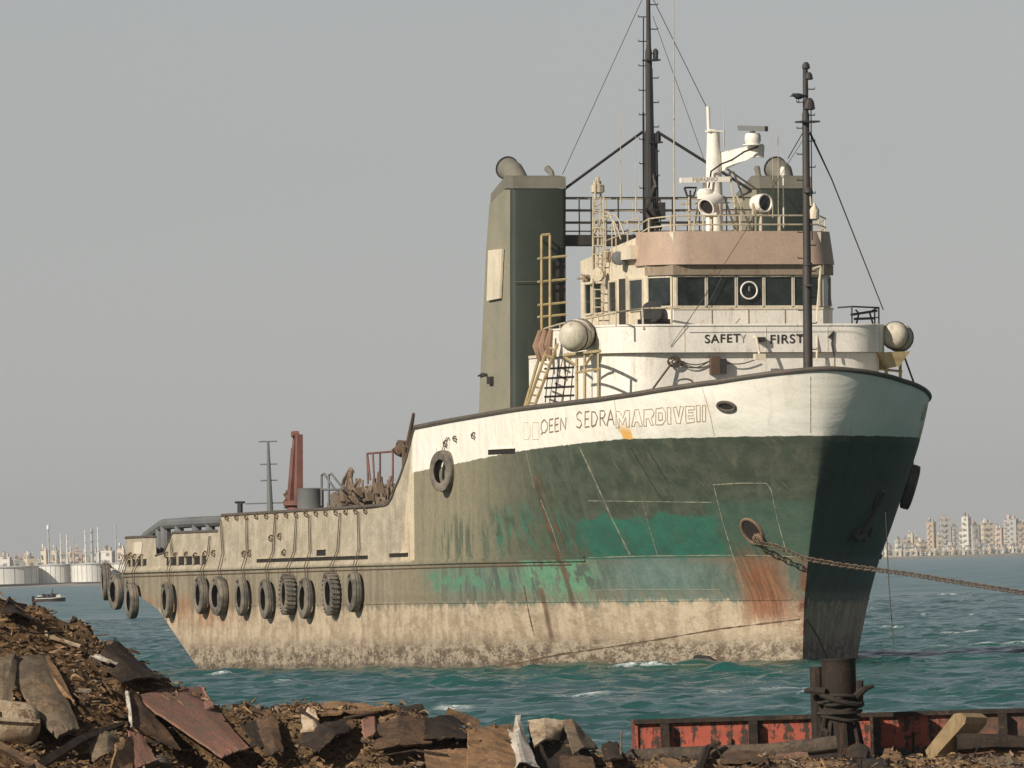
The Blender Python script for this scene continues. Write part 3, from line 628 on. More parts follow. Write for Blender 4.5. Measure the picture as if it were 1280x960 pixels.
for y in range(252, 402, 11): k.path([ht(741.5, y, 2.95), ht(754.5, y, 2.95)], .018, 5)
k.build('roof_ladder', m_rail, wh)

# ---------------------------------------------------------------- bridge wing rails and fittings
k = MB()
pts = [ht(680, 411, 4.28), ht(700, 405, 4.28), ht(740, 397, 4.28), ht(770, 390.5, 4.2), (4.75, 3.2, 10.2), (4.5, 2.2, 10.22)]
k.path(pts, .028, 6)
for i in (0, 1, 2, 3): k.path([pts[i], (pts[i][0], pts[i][1], 9.68)], .024, 5)
k.path([(4.5, 2.45, 9.6), (4.5, 2.45, 10.22)], .035, 5)
k.path([(4.5, 3.3, 9.6), (4.62, 3.3, 10.2)], .03, 5)
k.build('bridge_wing_railing', m_rail, ship)
k = MB(); pts = [(5.0, -2.7, 10.22), (4.6, -3.0, 10.24), (5.2, -4.0, 10.22), (6.4, -4.25, 10.22)]; k.path(pts, .025, 6)
for p in pts[1:]: k.path([p, (p[0], p[1], 9.68)], .024, 5)
k.path([(6.4, -4.25, 9.95), (5.2, -4.0, 9.95)], .02, 5)
k.build('bridge_wing_railing', m_steel, ship)
# folding chair frame and the dark searchlight on the wing
k = MB(); a = hs_(1080, 398, 6.2); 
for dx, dz in ((-.3, .0), (.25, 0)): k.path([a + [0, dx, -.25], a + [0, dx * .6, .15], a + [0, dx, .25]], .03, 5)
k.path([a + [0, -.4, .22], a + [0, .4, .1]], .04, 5); k.path([a + [0, -.3, .0], a + [0, .3, -.02]], .04, 5); k.build('wing_bracket', m_steel, ship)
sl = empty('dark_searchlight_root', None); sl.name = 'wing_searchlight'; sl.parent = ship
p = hs_(818, 392, 5.3)
MB().lathe(p + [.25, .02, 0], (-1, .25, .12), [(0, .1), (.08, .26), (.4, .31), (.44, .31), (.45, .27), (.40, .02)], 18).build('lamp_housing', m_steel, sl)
MB().box(p[0] - .2, p[0] + .3, p[1] - .48, p[1] + .42, p[2] - .42, p[2] - .16).build('lamp_box', m_black, sl)
k = MB(); k.path([p + [0, .38, -.35], p + [0, .40, .05], p + [.0, .2, .28]], .03, 5); k.path([p + [0, -.36, -.35], p + [0, -.34, .1]], .03, 5); k.build('lamp_yoke', m_black, sl)
# deckhouse front fittings
p = hs_(893, 457, 4.5); MB().box(4.38, 4.6, p[1] - .13, p[1] + .13, p[2] - .25, p[2] + .26).build('junction_box', m_brown, house)
MB().box(4.36, 4.6, p[1] - .33, p[1] - .14, p[2] - .24, p[2] + .2).build('junction_box', m_steel, house)
p = hs_(946, 436, 4.3); k = MB(); k.path([(4.45, p[1] + .02, p[2] + .35), (4.15, p[1] + .05, p[2] + .30), (4.05, p[1], p[2] - .15)], .04, 6); k.box(3.95, 4.2, p[1] - .16, p[1] + .14, p[2] - .32, p[2] - .15); k.build('deck_lamp', m_cream, house)
p = hs_(951, 424, 4.4); MB().box(4.25, 4.42, p[1] - .10, p[1] + .12, p[2] - .08, p[2] + .06).build('name_lamp', m_steel, band)
k = MB(); a = hs_(842, 452, 4.5)
for i in range(14):
    th = random.uniform(0, 6.28); rr = random.uniform(.05, .2); k.path([a + np.array([-.05, rr * math.cos(th + f), rr * .8 * math.sin(th + f)]) for f in np.linspace(0, 2.5, 6)], .022, 5)
k.path([hs_(838, 456, 4.42), hs_(816, 486, 4.2)], .03, 5)
k.path([hs_(846 + 46 * f, 449 + 7 * math.sin(math.pi * f), 4.5) for f in np.linspace(0, 1, 9)], .018, 5); k.path([hs_(846 + 40 * f, 452 + 8 * math.sin(math.pi * f), 4.5) for f in np.linspace(0, 1, 9)], .018, 5)
k.path([hs_(905 + 40 * f, 453 + 4 * math.sin(math.pi * f) - 4 * f, 4.45) for f in np.linspace(0, 1, 9)], .018, 5)
k.build('hose', m_rope, house)
k = MB(); a = hs_(856, 479, 3.6); k.box(3.4, 3.9, a[1] - .4, a[1] + .3, a[2] - .25, a[2] - .05)
k.path([a + np.array([0, .25 * math.cos(f), .12 * math.sin(f)]) for f in np.linspace(0, 6.28, 14)], .03, 5); k.build('mooring_fitting', m_grey, ship)
# mast stay foot, dark mark and plate outlines on the port side of the front
k = MB(); k.path([hs_(1042, 415, 4.4), hs_(1036, 422, 4.38)], .035, 5); k.path([hs_(1042, 414, 4.4), hs_(1040, 430, 4.38), hs_(1043, 446, 4.38)], .03, 5); k.build('cleat_line', m_steel, band)
k = MB()
for x in (1032, 1043): k.path([hs_(x, 447, 4.57), hs_(x, 466, 4.57)], .012, 4)
k.build('plate_seam', m_lintel, house)

# ---------------------------------------------------------------- funnels
def funnel(sg):
    f = empty('funnel'); f.parent = ship
    t0, t1 = 2.93 * sg, 4.6 * sg
    k = MB(); prof = [(17.5, 6.2), (13.62, 6.2), (13.5, 13.9), (15.9, 13.9 - .35)]
    # casing: side profile extruded across, rounded front edges
    pr = [(17.45, 6.2), (13.75, 6.2), (13.6, 12.0), (13.52, 13.92), (14.2, 13.95), (15.95, 13.55), (16.35, 12.2), (17.15, 8.2)]
    bev = .14; lines = [(0, bev), (bev * .3, bev * .3), (bev, 0)]
    ys = [t0, t0 + .05 * sg, t0 + bev * sg, t1 - bev * sg, t1 - .05 * sg, t1]; ins = [bev, .045, 0, 0, .045, bev]
    cx = 15.2
    for y, i_ in zip(ys, ins): k.v += [(a + (i_ if a < 15 else -i_), y, b) for a, b in pr]
    n = len(pr)
    for j in range(5): k.f += [(j * n + a, j * n + (a + 1) % n, (j + 1) * n + (a + 1) % n, (j + 1) * n + a) for a in range(n)]
    k.f += [tuple(range(n)), tuple(5 * n + a for a in range(n))]
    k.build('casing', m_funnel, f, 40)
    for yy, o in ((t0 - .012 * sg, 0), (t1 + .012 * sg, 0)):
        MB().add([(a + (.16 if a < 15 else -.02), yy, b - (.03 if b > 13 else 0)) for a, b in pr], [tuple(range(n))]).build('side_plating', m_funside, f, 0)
    k = MB(); cap = [(13.50, 13.93), (14.2, 13.96), (15.98, 13.56), (15.9, 13.85), (14.3, 14.33), (13.56, 14.27)]
    n = len(cap); k.v += [(a, t0 + .03 * sg, b) for a, b in cap] + [(a, t1 - .03 * sg, b) for a, b in cap]
    k.f += [(a, (a + 1) % n, n + (a + 1) % n, n + a) for a in range(n)] + [tuple(range(n)), tuple(range(n, 2 * n))]
    k.build('funnel_cap', m_funcap, f, 30)
    tc = (t0 + t1) / 2 + .35 * sg
    k = MB(); k.path([(14.3, tc - .12 * sg, 13.6), (14.7, tc - .05 * sg, 14.15), (15.1, tc, 14.45), (15.5, tc + .05, 14.58)], [.30, .32, .33, .34], 18, False); k.build('exhaust_pipe', m_funcap, f, 50)
    MB().lathe((15.5, tc + .05, 14.58), (.94, .1, .3), [(-.03, .355), (.06, .36), (.06, .3), (-.1, .28), (-.1, .01)], 18).build('exhaust_mouth', m_slot, f)
    MB().path([(14.2, tc - .95 * sg, 14.2), (14.35, tc - .95 * sg, 14.42), (14.6, tc - .9 * sg, 14.55)], [.09, .09, .10], 8).build('small_exhaust', m_funcap, f)
    return f
fn = funnel(1); fp = funnel(-1)
q = [ht(x, y, 4.64) for x, y in ((611, 376), (627, 373), (630, 311), (613, 313))]
k = MB(); k.add([p + np.array([0, o, 0]) for o in (0, .07) for p in q], [(0, 1, 2, 3), (7, 6, 5, 4), (0, 4, 5, 1), (1, 5, 6, 2), (2, 6, 7, 3), (3, 7, 4, 0)]); k.build('side_panel', m_cream, fn, 0)
k = MB(); k.path([ht(598, 470, 4.66), ht(603, 467, 4.7), ht(608, 468, 4.66)], .03, 5); p = ht(613, 475, 4.66); k.box(p[0] - .2, p[0] + .2, 4.6, 4.72, p[2] - .12, p[2] + .1); k.build('side_bracket', m_steel, fn)
k = MB(); k.path([hs_(642, 352, 13.55), hs_(704, 352, 13.55)], .012, 4); k.build('plate_seam', m_funcap, fn)
# yellow ladder frame on the front of the starboard funnel
k = MB()
for x, y1 in ((677, 430), (687.5, 425)): k.path([hs_(x, 294, 13.2), hs_(x, y1, 13.2)], .042, 6)
k.path([hs_(677, 294, 13.2), hs_(687.5, 293, 13.2)], .04, 5)
for y in (323, 352, 381, 396): k.path([hs_(672, y + .5, 13.2), hs_(708, y - 3, 13.2)], .036, 5)
for x in (677, 687.5): k.path([hs_(x, 300, 13.2), hs_(x, 300, 13.6)], .03, 5)
k.build('ladder_frame', m_yellow, fn)
for y0, y1 in ((327, 346), (356, 377)): 
    a = hs_(692, y1, 13.45); b = hs_(707, y0, 13.45); MB().box(13.45, 13.5, min(a[1], b[1]), max(a[1], b[1]), a[2], b[2]).build('step_plate', m_steel, fn)
# cross bridge between the funnels
MB().box(13.9, 15.3, -2.95, 2.95, 12.28, 12.58).build('cross_bridge', m_steel, ship)
rail('cross_bridge_railing', [(13.95, y, 12.55) for y in np.linspace(2.9, -2.9, 8)], 1.12, (1., .68, .36, .12), m_steel, ship, .022)
rail('cross_bridge_railing', [(15.2, y, 12.55) for y in np.linspace(2.9, -2.9, 8)], 1.12, (1., .68, .36), m_rail, ship, .02)

# ---------------------------------------------------------------- masts
mm = empty('main_mast'); mm.parent = ship
def mp(x, y, t=0., s_=None): return ht(x, y, t)
k = MB(); b0 = ht(813, 275, 0.); k.path([(14.9, 0, 12.5), (14.9, 0, 15.6), (14.88, 0, 15.7), (14.88, 0, 18.0), (14.87, 0, 18.1), (14.87, 0, 20.6)], [.14, .13, .105, .10, .075, .05], 10); k.build('mast_pole', m_steel, mm)
k = MB(); k.path([(14.9, -.22, 12.5), (14.9, -.2, 15.6)], .06, 6); k.path([(14.95, .17, 12.6), (14.95, .15, 16.2)], .035, 5); k.path([(14.95, .16, 16), (14.93, .13, 19)], .02, 5); k.path([(14.7, -.12, 12.6), (14.7, -.05, 17.5)], .02, 5); k.build('mast_pipe', m_black, mm)
k = MB()
for i, zz in enumerate(np.arange(12.9, 20, .36)):
    sd_ = .30 if i % 2 else -.30; k.path([(14.9, 0, zz), (14.9, sd_, zz), (14.9, sd_, zz + .05)], .016, 4)
k.build('mast_step', m_steel, mm)
for b_, l_ in (((14.65, 15.15, -.3, .12, 17.72, 17.77), (14.9, -.22, 17.77)), ((14.7, 15.1, -.36, .05, 15.3, 15.35), (14.9, -.28, 15.35))):
    MB().box(*b_).build('lamp_platform', m_steel, mm); MB().lathe(l_, (0, 0, 1), [(0, .08), (.26, .08), (.32, .03)], 8).build('mast_light', m_steel, mm)
MB().box(14.55, 14.75, -.38, .0, 13.05, 13.55).build('mast_box', m_steel, mm)
k = MB(); k.path([ht(803, 165, 0), hs_(706, 236, 14.2)], .045, 6); k.path([ht(822, 165, 0), hs_(952, 246, 14.2)], .045, 6)
k.path([ht(818, 232, -.1), ht(808, 262, .3), ht(826, 285, -.4)], .05, 6); k.path([ht(816, 215, -.1), ht(820, 235, -.1)], .05, 5); k.build('mast_stay', m_steel, mm)
k = MB()
k.path([ht(806, -8, 0), hs_(703, 218, 14.0)], .012, 4); k.path([ht(813, -8, 0), ht(886, 140, 0)], .014, 4); k.path([ht(816, 20, 0), ht(882, 205, -.2)], .010, 4); k.build('mast_wire', m_steel, mm)
# whip aerials
aer = MB(); 
for x, y0, y1, r_, s_ in ((843, 285, -6, .026, 8.), (776, 250, 140, .012, 11), (795, 262, 170, .012, 10), (905, 180, 120, .012, 8), (973, 290, 165, .012, 7), (744, 245, 232, .02, 12), (966, 268, 160, .008, 9)):
    k = MB(); k.path([hs_(x, y0, s_), hs_(x - (y0 - y1) * .004, y1, s_)], [r_, r_ * .6], 6); k.path([hs_(x, y0 + 4, s_), hs_(x, y0 - 18, s_)], r_ * 1.8, 6); k.build('whip_aerial', m_rail, ship)
# small lattice light post behind the port-side rail
k = MB()
for x in (743, 751): k.path([hs_(x, 290, 13), hs_(x, 226, 13)], .03, 5)
for y in range(232, 290, 9): k.path([hs_(743, y, 13), hs_(751, y - 5, 13)], .018, 4)
k.lathe(hs_(747, 236, 13), (0, 0, 1), [(-.15, .08), (-.1, .2), (.1, .2), (.15, .08), (.35, .05)], 10); k.build('lattice_post', m_rail, ship)
# foremast
fm = empty('foremast'); fm.parent = ship
k = MB(); k.path([(-.8, 0, 7.0), (-.8, 0, 11.2), (-.8, 0, 11.25), (-.8, 0, 15.6), (-.8, 0, 15.65), (-.8, 0, 16.95)], [.145, .13, .115, .105, .085, .075], 12); k.build('mast_pole', m_steel, fm)
k = MB(); k.path([(-.62, -.14, 8.), (-.62, -.12, 16.4)], .02, 5); k.path([(-.9, -.13, 12.), (-.9, -.13, 16)], .018, 5); k.build('mast_cable', m_black, fm)
k = MB()
for i, zz in enumerate(np.arange(8.9, 16.6, .37)):
    sd_ = .27 if i % 2 else -.27; k.path([(-.8, 0, zz), (-.8, sd_, zz), (-.8, sd_, zz + .05)], .016, 4)
k.build('mast_step', m_steel, fm)
k = MB()
for x, y, rr, hh_ in ((1011.5, 130, .17, .34), (1011, 95, .12, .22), (1007.5, 82, .12, .2), (1010.5, 238, .14, .18), (1009.5, 330, .16, .14), (1012, 357, .13, .1)):
    p = ht(x, y, -.02); MB().lathe(p - np.array([0, 0, hh_ / 2]), (0, 0, 1), [(0, rr * .7), (.03, rr), (hh_ * .7, rr * .8), (hh_, rr * .4)], 10).build('mast_light', m_steel, fm)
MB().box(-1.05, -.4, -.35, .2, 15.35, 15.4).build('lamp_platform', m_steel, fm)
k = MB(); p = ht(1018, 266, -.2); k.lathe(p - np.array([0, 0, .22]), (0, 0, 1), [(0, .05), (.05, .13), (.3, .14), (.42, .06), (.5, .03)], 10); k.path([p + [0, .1, .2], p + [0, .12, .55], (-.8, 0, p[2] + .6)], .025, 5); k.build('bell', m_cream, fm)
k = MB(); k.path([ht(1012, 165, 0), hs_(1040, 225, .6), hs_(1104, 387, 4.4)], [.035, .02, .016], 5); k.path([ht(1004, 165, 0), hs_(985, 198, 6.)], .016, 4)
k.path([hs_(1010, 165, -.7), hs_(855, 410, 4.3)], .010, 4); k.path([hs_(838, 433, 4.4), hs_(885, 365, 4.3)], .008, 4); k.build('mast_stay', m_steel, fm)
k = MB(); k.path([hs_(1026, 333, 4.6), hs_(1022, 383, 4.6), hs_(1021, 450, 4.3)], .03, 5); k.path([hs_(1016, 336, 4.6), hs_(1026, 333, 4.6)], .03, 5); k.build('conduit', m_cream, fm)
# radar mast
rm = empty('radar_mast'); rm.parent = ship
RS = 8.5
def r8(x, y, ds=0.): return hs_(x, y, RS + ds)
k = MB(); k.path([r8(893, 292), r8(893, 250), r8(892, 205), r8(891.5, 162)], [.25, .25, .22, .18], 14); k.path([r8(886, 163), r8(885, 133)], .055, 8); k.box(*(lambda p: (p[0] - .2, p[0] + .2, p[1] - .32, p[1] + .12, p[2] - .05, p[2]))(r8(888, 163))); k.build('mast_column', m_white, rm)
k = MB(); a = r8(898, 203); b = r8(944, 188, -1.4); up_ = np.array([0, 0, 1.])
k.add([a + up_ * .27, a - up_ * .30, b - up_ * .16, b + up_ * .16, a + up_ * .27 + [.5, 0, 0], a - up_ * .30 + [.5, 0, 0], b - up_ * .16 + [.45, 0, 0], b + up_ * .16 + [.45, 0, 0]], [(0, 1, 2, 3), (7, 6, 5, 4), (0, 4, 5, 1), (1, 5, 6, 2), (2, 6, 7, 3), (3, 7, 4, 0)])
k.lathe(b - up_ * .2 + [.2, -.1, 0], (0, 0, 1), [(0, .22), (.36, .24), (.38, .1)], 12); k.build('radar_arm', m_white, rm, 25)
k = MB(); k.path([r8(948, 183, -1.6), r8(930, 190, -1.5), r8(915, 200, -.8), r8(902, 205, -.4), r8(889, 214, -.3), r8(886, 235, -.3)], .028, 5); k.build('cable', m_black, rm)
k = MB(); c0 = r8(941, 178, -1.4); k.lathe(c0, (0, 0, 1), [(-.08, .30), (-.05, .30), (-.04, .2), (.05, .24), (.2, .23), (.26, .2), (.27, .08), (.36, .08)], 16); k.build('scanner_gearbox', m_white, rm)
k = MB(); a = r8(924, 160, -1.2); b = r8(958, 161, -1.9); d = (b - a) / 2; k.obox((a + b) / 2, d, np.array([-d[1], d[0], 0]) / np.linalg.norm(d) * .09, up_ * .075); k.build('radar_scanner', m_grey, rm)
k = MB(); a = r8(850, 225.5, -.9); b = r8(911, 224, -.9); d = (b - a) / 2; k.obox((a + b) / 2, d, (.1, 0, 0), up_ * .075); k.build('radar_scanner', m_white, rm)
text_on_front('FURUNO', 866, 897, 222.2, 227.2, RS - 1.005, m_textf, 'scanner_lettering', rm, .01)
k = MB(); p = r8(881, 238, -.8); k.lathe(p - up_ * .28, (0, 0, 1), [(0, .1), (.03, .22), (.22, .24), (.32, .18), (.34, .06), (.5, .06)], 14); k.build('scanner_gearbox', m_white, rm)
k = MB(); p = r8(863, 238, -.6); k.path([p + [0, .18, .08], p + [0, .1, -.16], p + [0, -.1, -.16], p + [0, -.18, .08], p + [0, .18, .08]], .035, 6); k.path([p, p - up_ * .55], .03, 5); k.build('loop_aerial', m_steel, rm)
k = MB()
for x0, x1 in ((875, 866), (905, 921), (912, 925), (862, 862), (921, 942)): k.path([r8(x0, 245 if x0 != 912 else 215), r8(x1, 292)], .035, 5)
k.path([r8(900, 205), r8(965, 250, 1)], .03, 5); k.path([r8(917, 215), r8(930, 250, .5)], .03, 5)
for y in (255, 270): k.path([r8(850, y), r8(925, y - 2)], .022, 5)
k.build('mast_brace', m_rail, rm)
# searchlights on the roof
def searchlight(px, py, s_, axis, r_, ln, m_in):
    o = empty('roof_searchlight'); o.parent = ship
    p = hs_(px, py, s_); a = np.array(axis, float); a /= np.linalg.norm(a)
    MB().lathe(p - a * ln * .6, a, [(0, r_ * .4), (ln * .15, r_ * .85), (ln * .5, r_), (ln, r_), (ln, r_ * .86), (ln * .85, r_ * .84)], 20, False).build('lamp_housing', m_white, o)
    MB().lathe(p - a * ln * .6 + a * ln * .88, a, [(0, r_ * .87), (.01, r_ * .5), (.012, .01)], 20, False).build('lamp_glass', m_in, o)
    k = MB(); sd_ = np.cross(a, [0, 0, 1.]); sd_ /= np.linalg.norm(sd_)
    for sg in (1, -1): k.path([p + sd_ * sg * r_ * 1.08, p + sd_ * sg * r_ * 1.1 - up_ * r_ * 1.3], .03, 5)
    k.path([p + sd_ * r_ * 1.1 - up_ * r_ * 1.3, p - sd_ * r_ * 1.1 - up_ * r_ * 1.3], .04, 5); k.path([p - up_ * r_ * 1.3, p - up_ * (r_ * 1.3 + .5)], .06, 6); k.build('lamp_yoke', m_rail, o)
searchlight(951, 254, 7.2, (-1, -.42, .02), .27, .55, m_glass)
searchlight(889, 255, 7.3, (-.75, .9, -.45), .27, .75, m_slot)
k = MB(); p = hs_(979, 217, 9); k.lathe(p, (0, 0, 1), [(-.1, .05), (-.05, .09), (.12, .09), (.2, .06)], 10); k.path([p - up_ * .1, p - up_ * 1.6], .02, 5); k.build('aerial_dome', m_white, ship)

# ---------------------------------------------------------------- starboard side stair, cradle and grating
k = MB()
for (xa, ya), (xb, yb) in (((688, 425), (659, 508)), ((697, 430), (668, 508)), ((676, 440), (656, 508))): k.path([ht(xa, ya, 4.7), ht(xb, yb, 5.0)], .045, 6)
for f in np.linspace(.1, .95, 8): k.path([ht(688 - 29 * f, 425 + 83 * f, 4.75), ht(697 - 29 * f, 430 + 78 * f, 4.85)], .03, 5)
k.build('inclined_ladder', m_yellow, ship)
k = MB()
for y in (461, 473, 485, 496): k.path([ht(681, y, 4.2), ht(718, y - 2, 4.2)], .03, 5)
for x in (686, 698, 708, 717): k.path([ht(x, 457, 4.2), ht(x - 4, 503, 4.2)], .026, 5)
k.build('window_guard', m_slot, ship)
k = MB()
for x, y0 in ((721, 448), (731, 444), (748, 442)): k.path([ht(x, y0, 4.75), ht(x, 500, 4.75)], .042, 6)
k.path([ht(706, 444, 4.75), ht(750, 439, 4.75)], .05, 6); k.path([ht(720, 466, 4.75), ht(750, 461, 4.75)], .04, 5); k.path([ht(706, 446, 4.75), ht(722, 458, 4.75)], .04, 5)
k.path([ht(740, 443, 4.75), ht(731, 458, 4.75)], .04, 5)
k.build('raft_cradle', m_yellow, ship)
k = MB()
for y in (466, 476, 487): k.path([ht(743, y, 4.1), ht(753, y - 1, 4.1)], .06, 5)
k.path([ht(743, 462, 4.15), ht(742, 498, 4.15)], .05, 5); k.build('side_rungs', m_slot, ship)
k = MB(); a = hs_(1113, 443, 5.6)
k.add([a + [-.5, .55, .05], a + [-.5, -.45, .08], a + [-.4, -.15, -.35], a + [-.4, .15, -.4], a + [.7, .55, .05], a + [.7, -.45, .08], a + [.6, -.15, -.35], a + [.6, .15, -.4]], [(0, 1, 2, 3), (7, 6, 5, 4), (0, 4, 5, 1), (1, 5, 6, 2), (2, 6, 7, 3), (3, 7, 4, 0)])
k.path([a + [0, .1, -.3], a + [0, .15, -.8]], .06, 5); k.path([a + [0, -.3, -.2], a + [0, -.3, -.75]], .05, 5); k.path([a + [0, .4, -.42], a + [0, -.35, -.5]], .04, 5); k.build('raft_cradle', m_yellow, ship)
k = MB(); k.path([hs_(1131, 447, 8), hs_(1143, 480, 8)], .03, 5); k.build('guy_line', m_black, ship)
# orange-brown lifebuoy bundle hanging by the ladder
k = MB(); p = ht(687, 432, 4.6)
for dx in (-.5, .1, .6): k.path([p + np.array([dx, .1, .45]), p + np.array([dx * 1.1, .2, 0]), p + np.array([dx, .12, -.45])], [.07, .13, .06], 8)
k.build('canvas_bundle', W('canvas_bundle', (.27, .17, .115), .9, .3, (.2, .12, .08), .5, .1), ship)
# life raft canisters (lashed on, liftable)
def raft(p, axis, r_, ln, label):
    o = empty('liferaft_canister', S4 @ Matrix.Translation(Vector(p)), label=label, category='life raft', group='life raft canisters on the bridge wings')
    a = np.array(axis, float); a /= np.linalg.norm(a)
    prof = [(-ln / 2 - .12, .01), (-ln / 2 - .11, r_ * .55), (-ln / 2, r_ * .86), (-ln / 2 + .15, r_ * .98), (-.04, r_), (-.035, r_ * 1.05), (.035, r_ * 1.05), (.04, r_), (ln / 2 - .15, r_ * .98), (ln / 2, r_ * .86), (ln / 2 + .11, r_ * .55), (ln / 2 + .12, .01)]
    MB().lathe((0, 0, 0), a, prof, 22, False).build('canister_shell', m_raft, o, 40)
    x = np.cross(a, [0, 0, 1.]); x /= np.linalg.norm(x); y = np.cross(x, a); k = MB()
    for q in (-.28 * ln, .28 * ln): k.path([a * q + (x * math.cos(f) + y * math.sin(f)) * r_ * 1.02 for f in np.linspace(0, 2 * math.pi, 19)[:-1]], .018, 4, closed=True)
    k.build('lashing_strap', m_steel, o)
raft(ht(722, 419, 4.85), (-.75, .62, -.1), .44, 1.0, 'white life raft canister lashed on the yellow cradle beside the tall green funnel')
raft(hs_(1122, 421, 5.6), (-.80, .52, .12), .40, .9, 'dirty white life raft canister at the shaded wing right of the SAFETY FIRST front')
# ---------------------------------------------------------------- after deck gear
def post_lines(name, lst, mat, r_, t_, parent=None):
    k = MB()
    for a, b in lst: k.path([ht(*a, t_), ht(*b, t_)], r_, 6)
    return k.build(name, mat, parent or ship)
# knuckle-boom crane, folded upright
cr_ = empty('deck_crane'); cr_.parent = ship
a = ht(370, 640, 2.); MB().lathe((a[0], 2., 3.1), (0, 0, 1), [(0, .45), (.1, .45), (.12, .3), (1.9, .28), (1.95, .4), (2.1, .4)], 14).build('crane_post', m_red, cr_)
def boom(x0, y0, x1, y1, wpx, ds, mat, name):
    P0 = ht(x0, y0, 2.) + [ds, 0, 0]; P1 = ht(x1, y1, 2.) + [ds, 0, 0]; k = MB(); hw = wpx / 44 / 2
    k.add([P0 + [-.16, -hw, 0], P0 + [.16, -hw, 0], P0 + [.16, hw, 0], P0 + [-.16, hw, 0], P1 + [-.12, -hw * .8, 0], P1 + [.12, -hw * .8, 0], P1 + [.12, hw * .8, 0], P1 + [-.12, hw * .8, 0]], [(0, 1, 2, 3), (7, 6, 5, 4), (0, 4, 5, 1), (1, 5, 6, 2), (2, 6, 7, 3), (3, 7, 4, 0)]); k.build(name, mat, cr_, 0)
boom(372, 626, 373, 543, 9.5, -.1, m_red, 'inner_boom'); boom(358.5, 632, 365.5, 545, 5, -.35, m_red, 'outer_boom'); boom(366, 628, 367, 545, 3.5, -.5, m_red, 'boom_ram')
post_lines('crane_hose', [((360, 620), (365, 560)), ((362, 622), (368, 570)), ((364, 632), (371, 600))], m_brown, .03, 1.6, cr_)
k = MB(); p = ht(369.5, 543, 2.); k.lathe(p + [0, .13, 0], (0, -1, 0), [(0, .10), (.22, .11), (.24, .03)], 10); k.build('boom_knuckle', m_red, cr_)
k = MB()
for i in range(16):
    p = ht(363 + random.uniform(-4, 10), 625 + random.uniform(-8, 8), 1.7); k.obox(p, np.array([random.uniform(-.1, .1) for _ in 'abc']), np.array([random.uniform(-.1, .1) for _ in 'abc']), np.array([random.uniform(-.1, .1) for _ in 'abc']))
k.build('crane_valves', m_brown, cr_, kind='stuff')
p = ht(388, 622, 2.); MB().lathe((p[0], 2., 3.1), (0, 0, 1), [(0, .40), (.9, .42), (.93, .44), (.97, .42), (p[2] - 3.1 + .24, .42), (p[2] - 3.1 + .27, .44), (p[2] - 3.1 + .30, .36)], 18).build('deck_tank', m_grey, ship)
post_lines('companion_rail', [((402, 632), (402, 594)), ((402, 594), (405, 592)), ((405, 592), (423, 618)), ((411, 632), (411, 594)), ((411, 594), (414, 592)), ((414, 592), (430, 612)), ((401, 612), (424, 612)), ((413, 622), (420, 632))], m_grey, .035, 3.2)
m_gear = W('dusty_rusted_machinery', (.20, .15, .105), .85, .4, (.08, .06, .04), .6, .4, 3.)
wn = empty('towing_winch'); wn.parent = ship
p = ht(455, 624, 1.); k = MB()
k.lathe((p[0], 2.0, 4.5), (0, -1, 0), [(0, .9), (.08, .9), (.1, .5), (1.9, .5), (1.92, .9), (2., .9)], 20); k.build('winch_drum', m_gear, wn)
k = MB()
for i in range(60):
    x = random.uniform(424, 492); q = ht(x, random.uniform(610, 634), random.uniform(0., 2.5)); u_ = random.uniform(.05, .14)
    if i % 3 == 0: k.lathe(q - np.array([0, .12, 0]), (0, 1, 0), [(0, u_ * .5), (.02, u_ * 1.3), (.05, u_ * 1.3), (.06, u_ * .7), (.2, u_ * .7), (.21, u_ * 1.3), (.24, u_ * 1.3)], 10)
    elif i % 3 == 1: k.obox(q, (random.uniform(.1, .3), 0, 0), (0, u_, 0), (0, .02, u_ * 1.4))
    else: k.path([q, q + np.array([random.uniform(-.3, .3), random.uniform(-.2, .2), random.uniform(.15, .45)])], random.uniform(.02, .045), 5)
k.box(ht(430, 628, 1.)[0], ht(490, 628, 1.)[0], -1, 2.2, 4.1, 4.55)
k.build('winch_gear', m_gear, wn, kind='stuff')
k = MB()
for x0, y0, x1, y1 in ((430, 628, 438, 586), (438, 586, 441, 590), (434, 625, 440, 588), (470, 630, 474, 590), (478, 630, 476, 596), (484, 628, 486, 600), (466, 628, 468, 598), (440, 616, 492, 606), (430, 622, 450, 600), (492, 620, 488, 596)): k.path([ht(x0, y0, 1.5), ht(x1, y1, 1.5)], .06, 6)
k.path([ht(425, 622, 1.5), ht(430, 600, 1.5), ht(437, 588, 1.5), ht(441, 612, 1.5), ht(436, 626, 1.5)], .06, 6); k.build('winch_levers', m_gear, wn)
post_lines('pipe_frame', [((459, 567), (507, 563)), ((459, 567), (460, 605)), ((466, 567), (468, 605)), ((475, 566), (475, 605)), ((491, 565), (491, 602)), ((459, 567), (463, 600))], m_red, .032, 2.)
k = MB()
for i in range(16):
    q = ht(random.uniform(495, 512), random.uniform(553, 568), 2.); s_ = lambda: np.array([random.uniform(-.12, .12), random.uniform(-.08, .08), random.uniform(-.08, .08)]); k.obox(q, s_(), s_(), s_())
k.path([ht(507, 600, 2.), ht(507, 560, 2.)], .12, 8); k.path([ht(495, 561, 2.), ht(497, 553, 2.), ht(508, 552, 2.)], .035, 5); k.path([ht(510, 556, 2.), ht(517, 517, 2.)], [.09, .05], 8); k.build('deck_windlass', m_brown, ship)
k = MB(); p = ht(300, 640, 3.); k.path([(p[0], 3., 3.1), ht(300, 629, 3.)], .09, 8); a = ht(294.5, 628, 3.); b = ht(305.5, 628, 3.); k.obox((a + b) / 2, (b - a) / 2, (.1, 0, 0), (0, 0, .035)); k.build('tee_bollard', m_steel, ship)
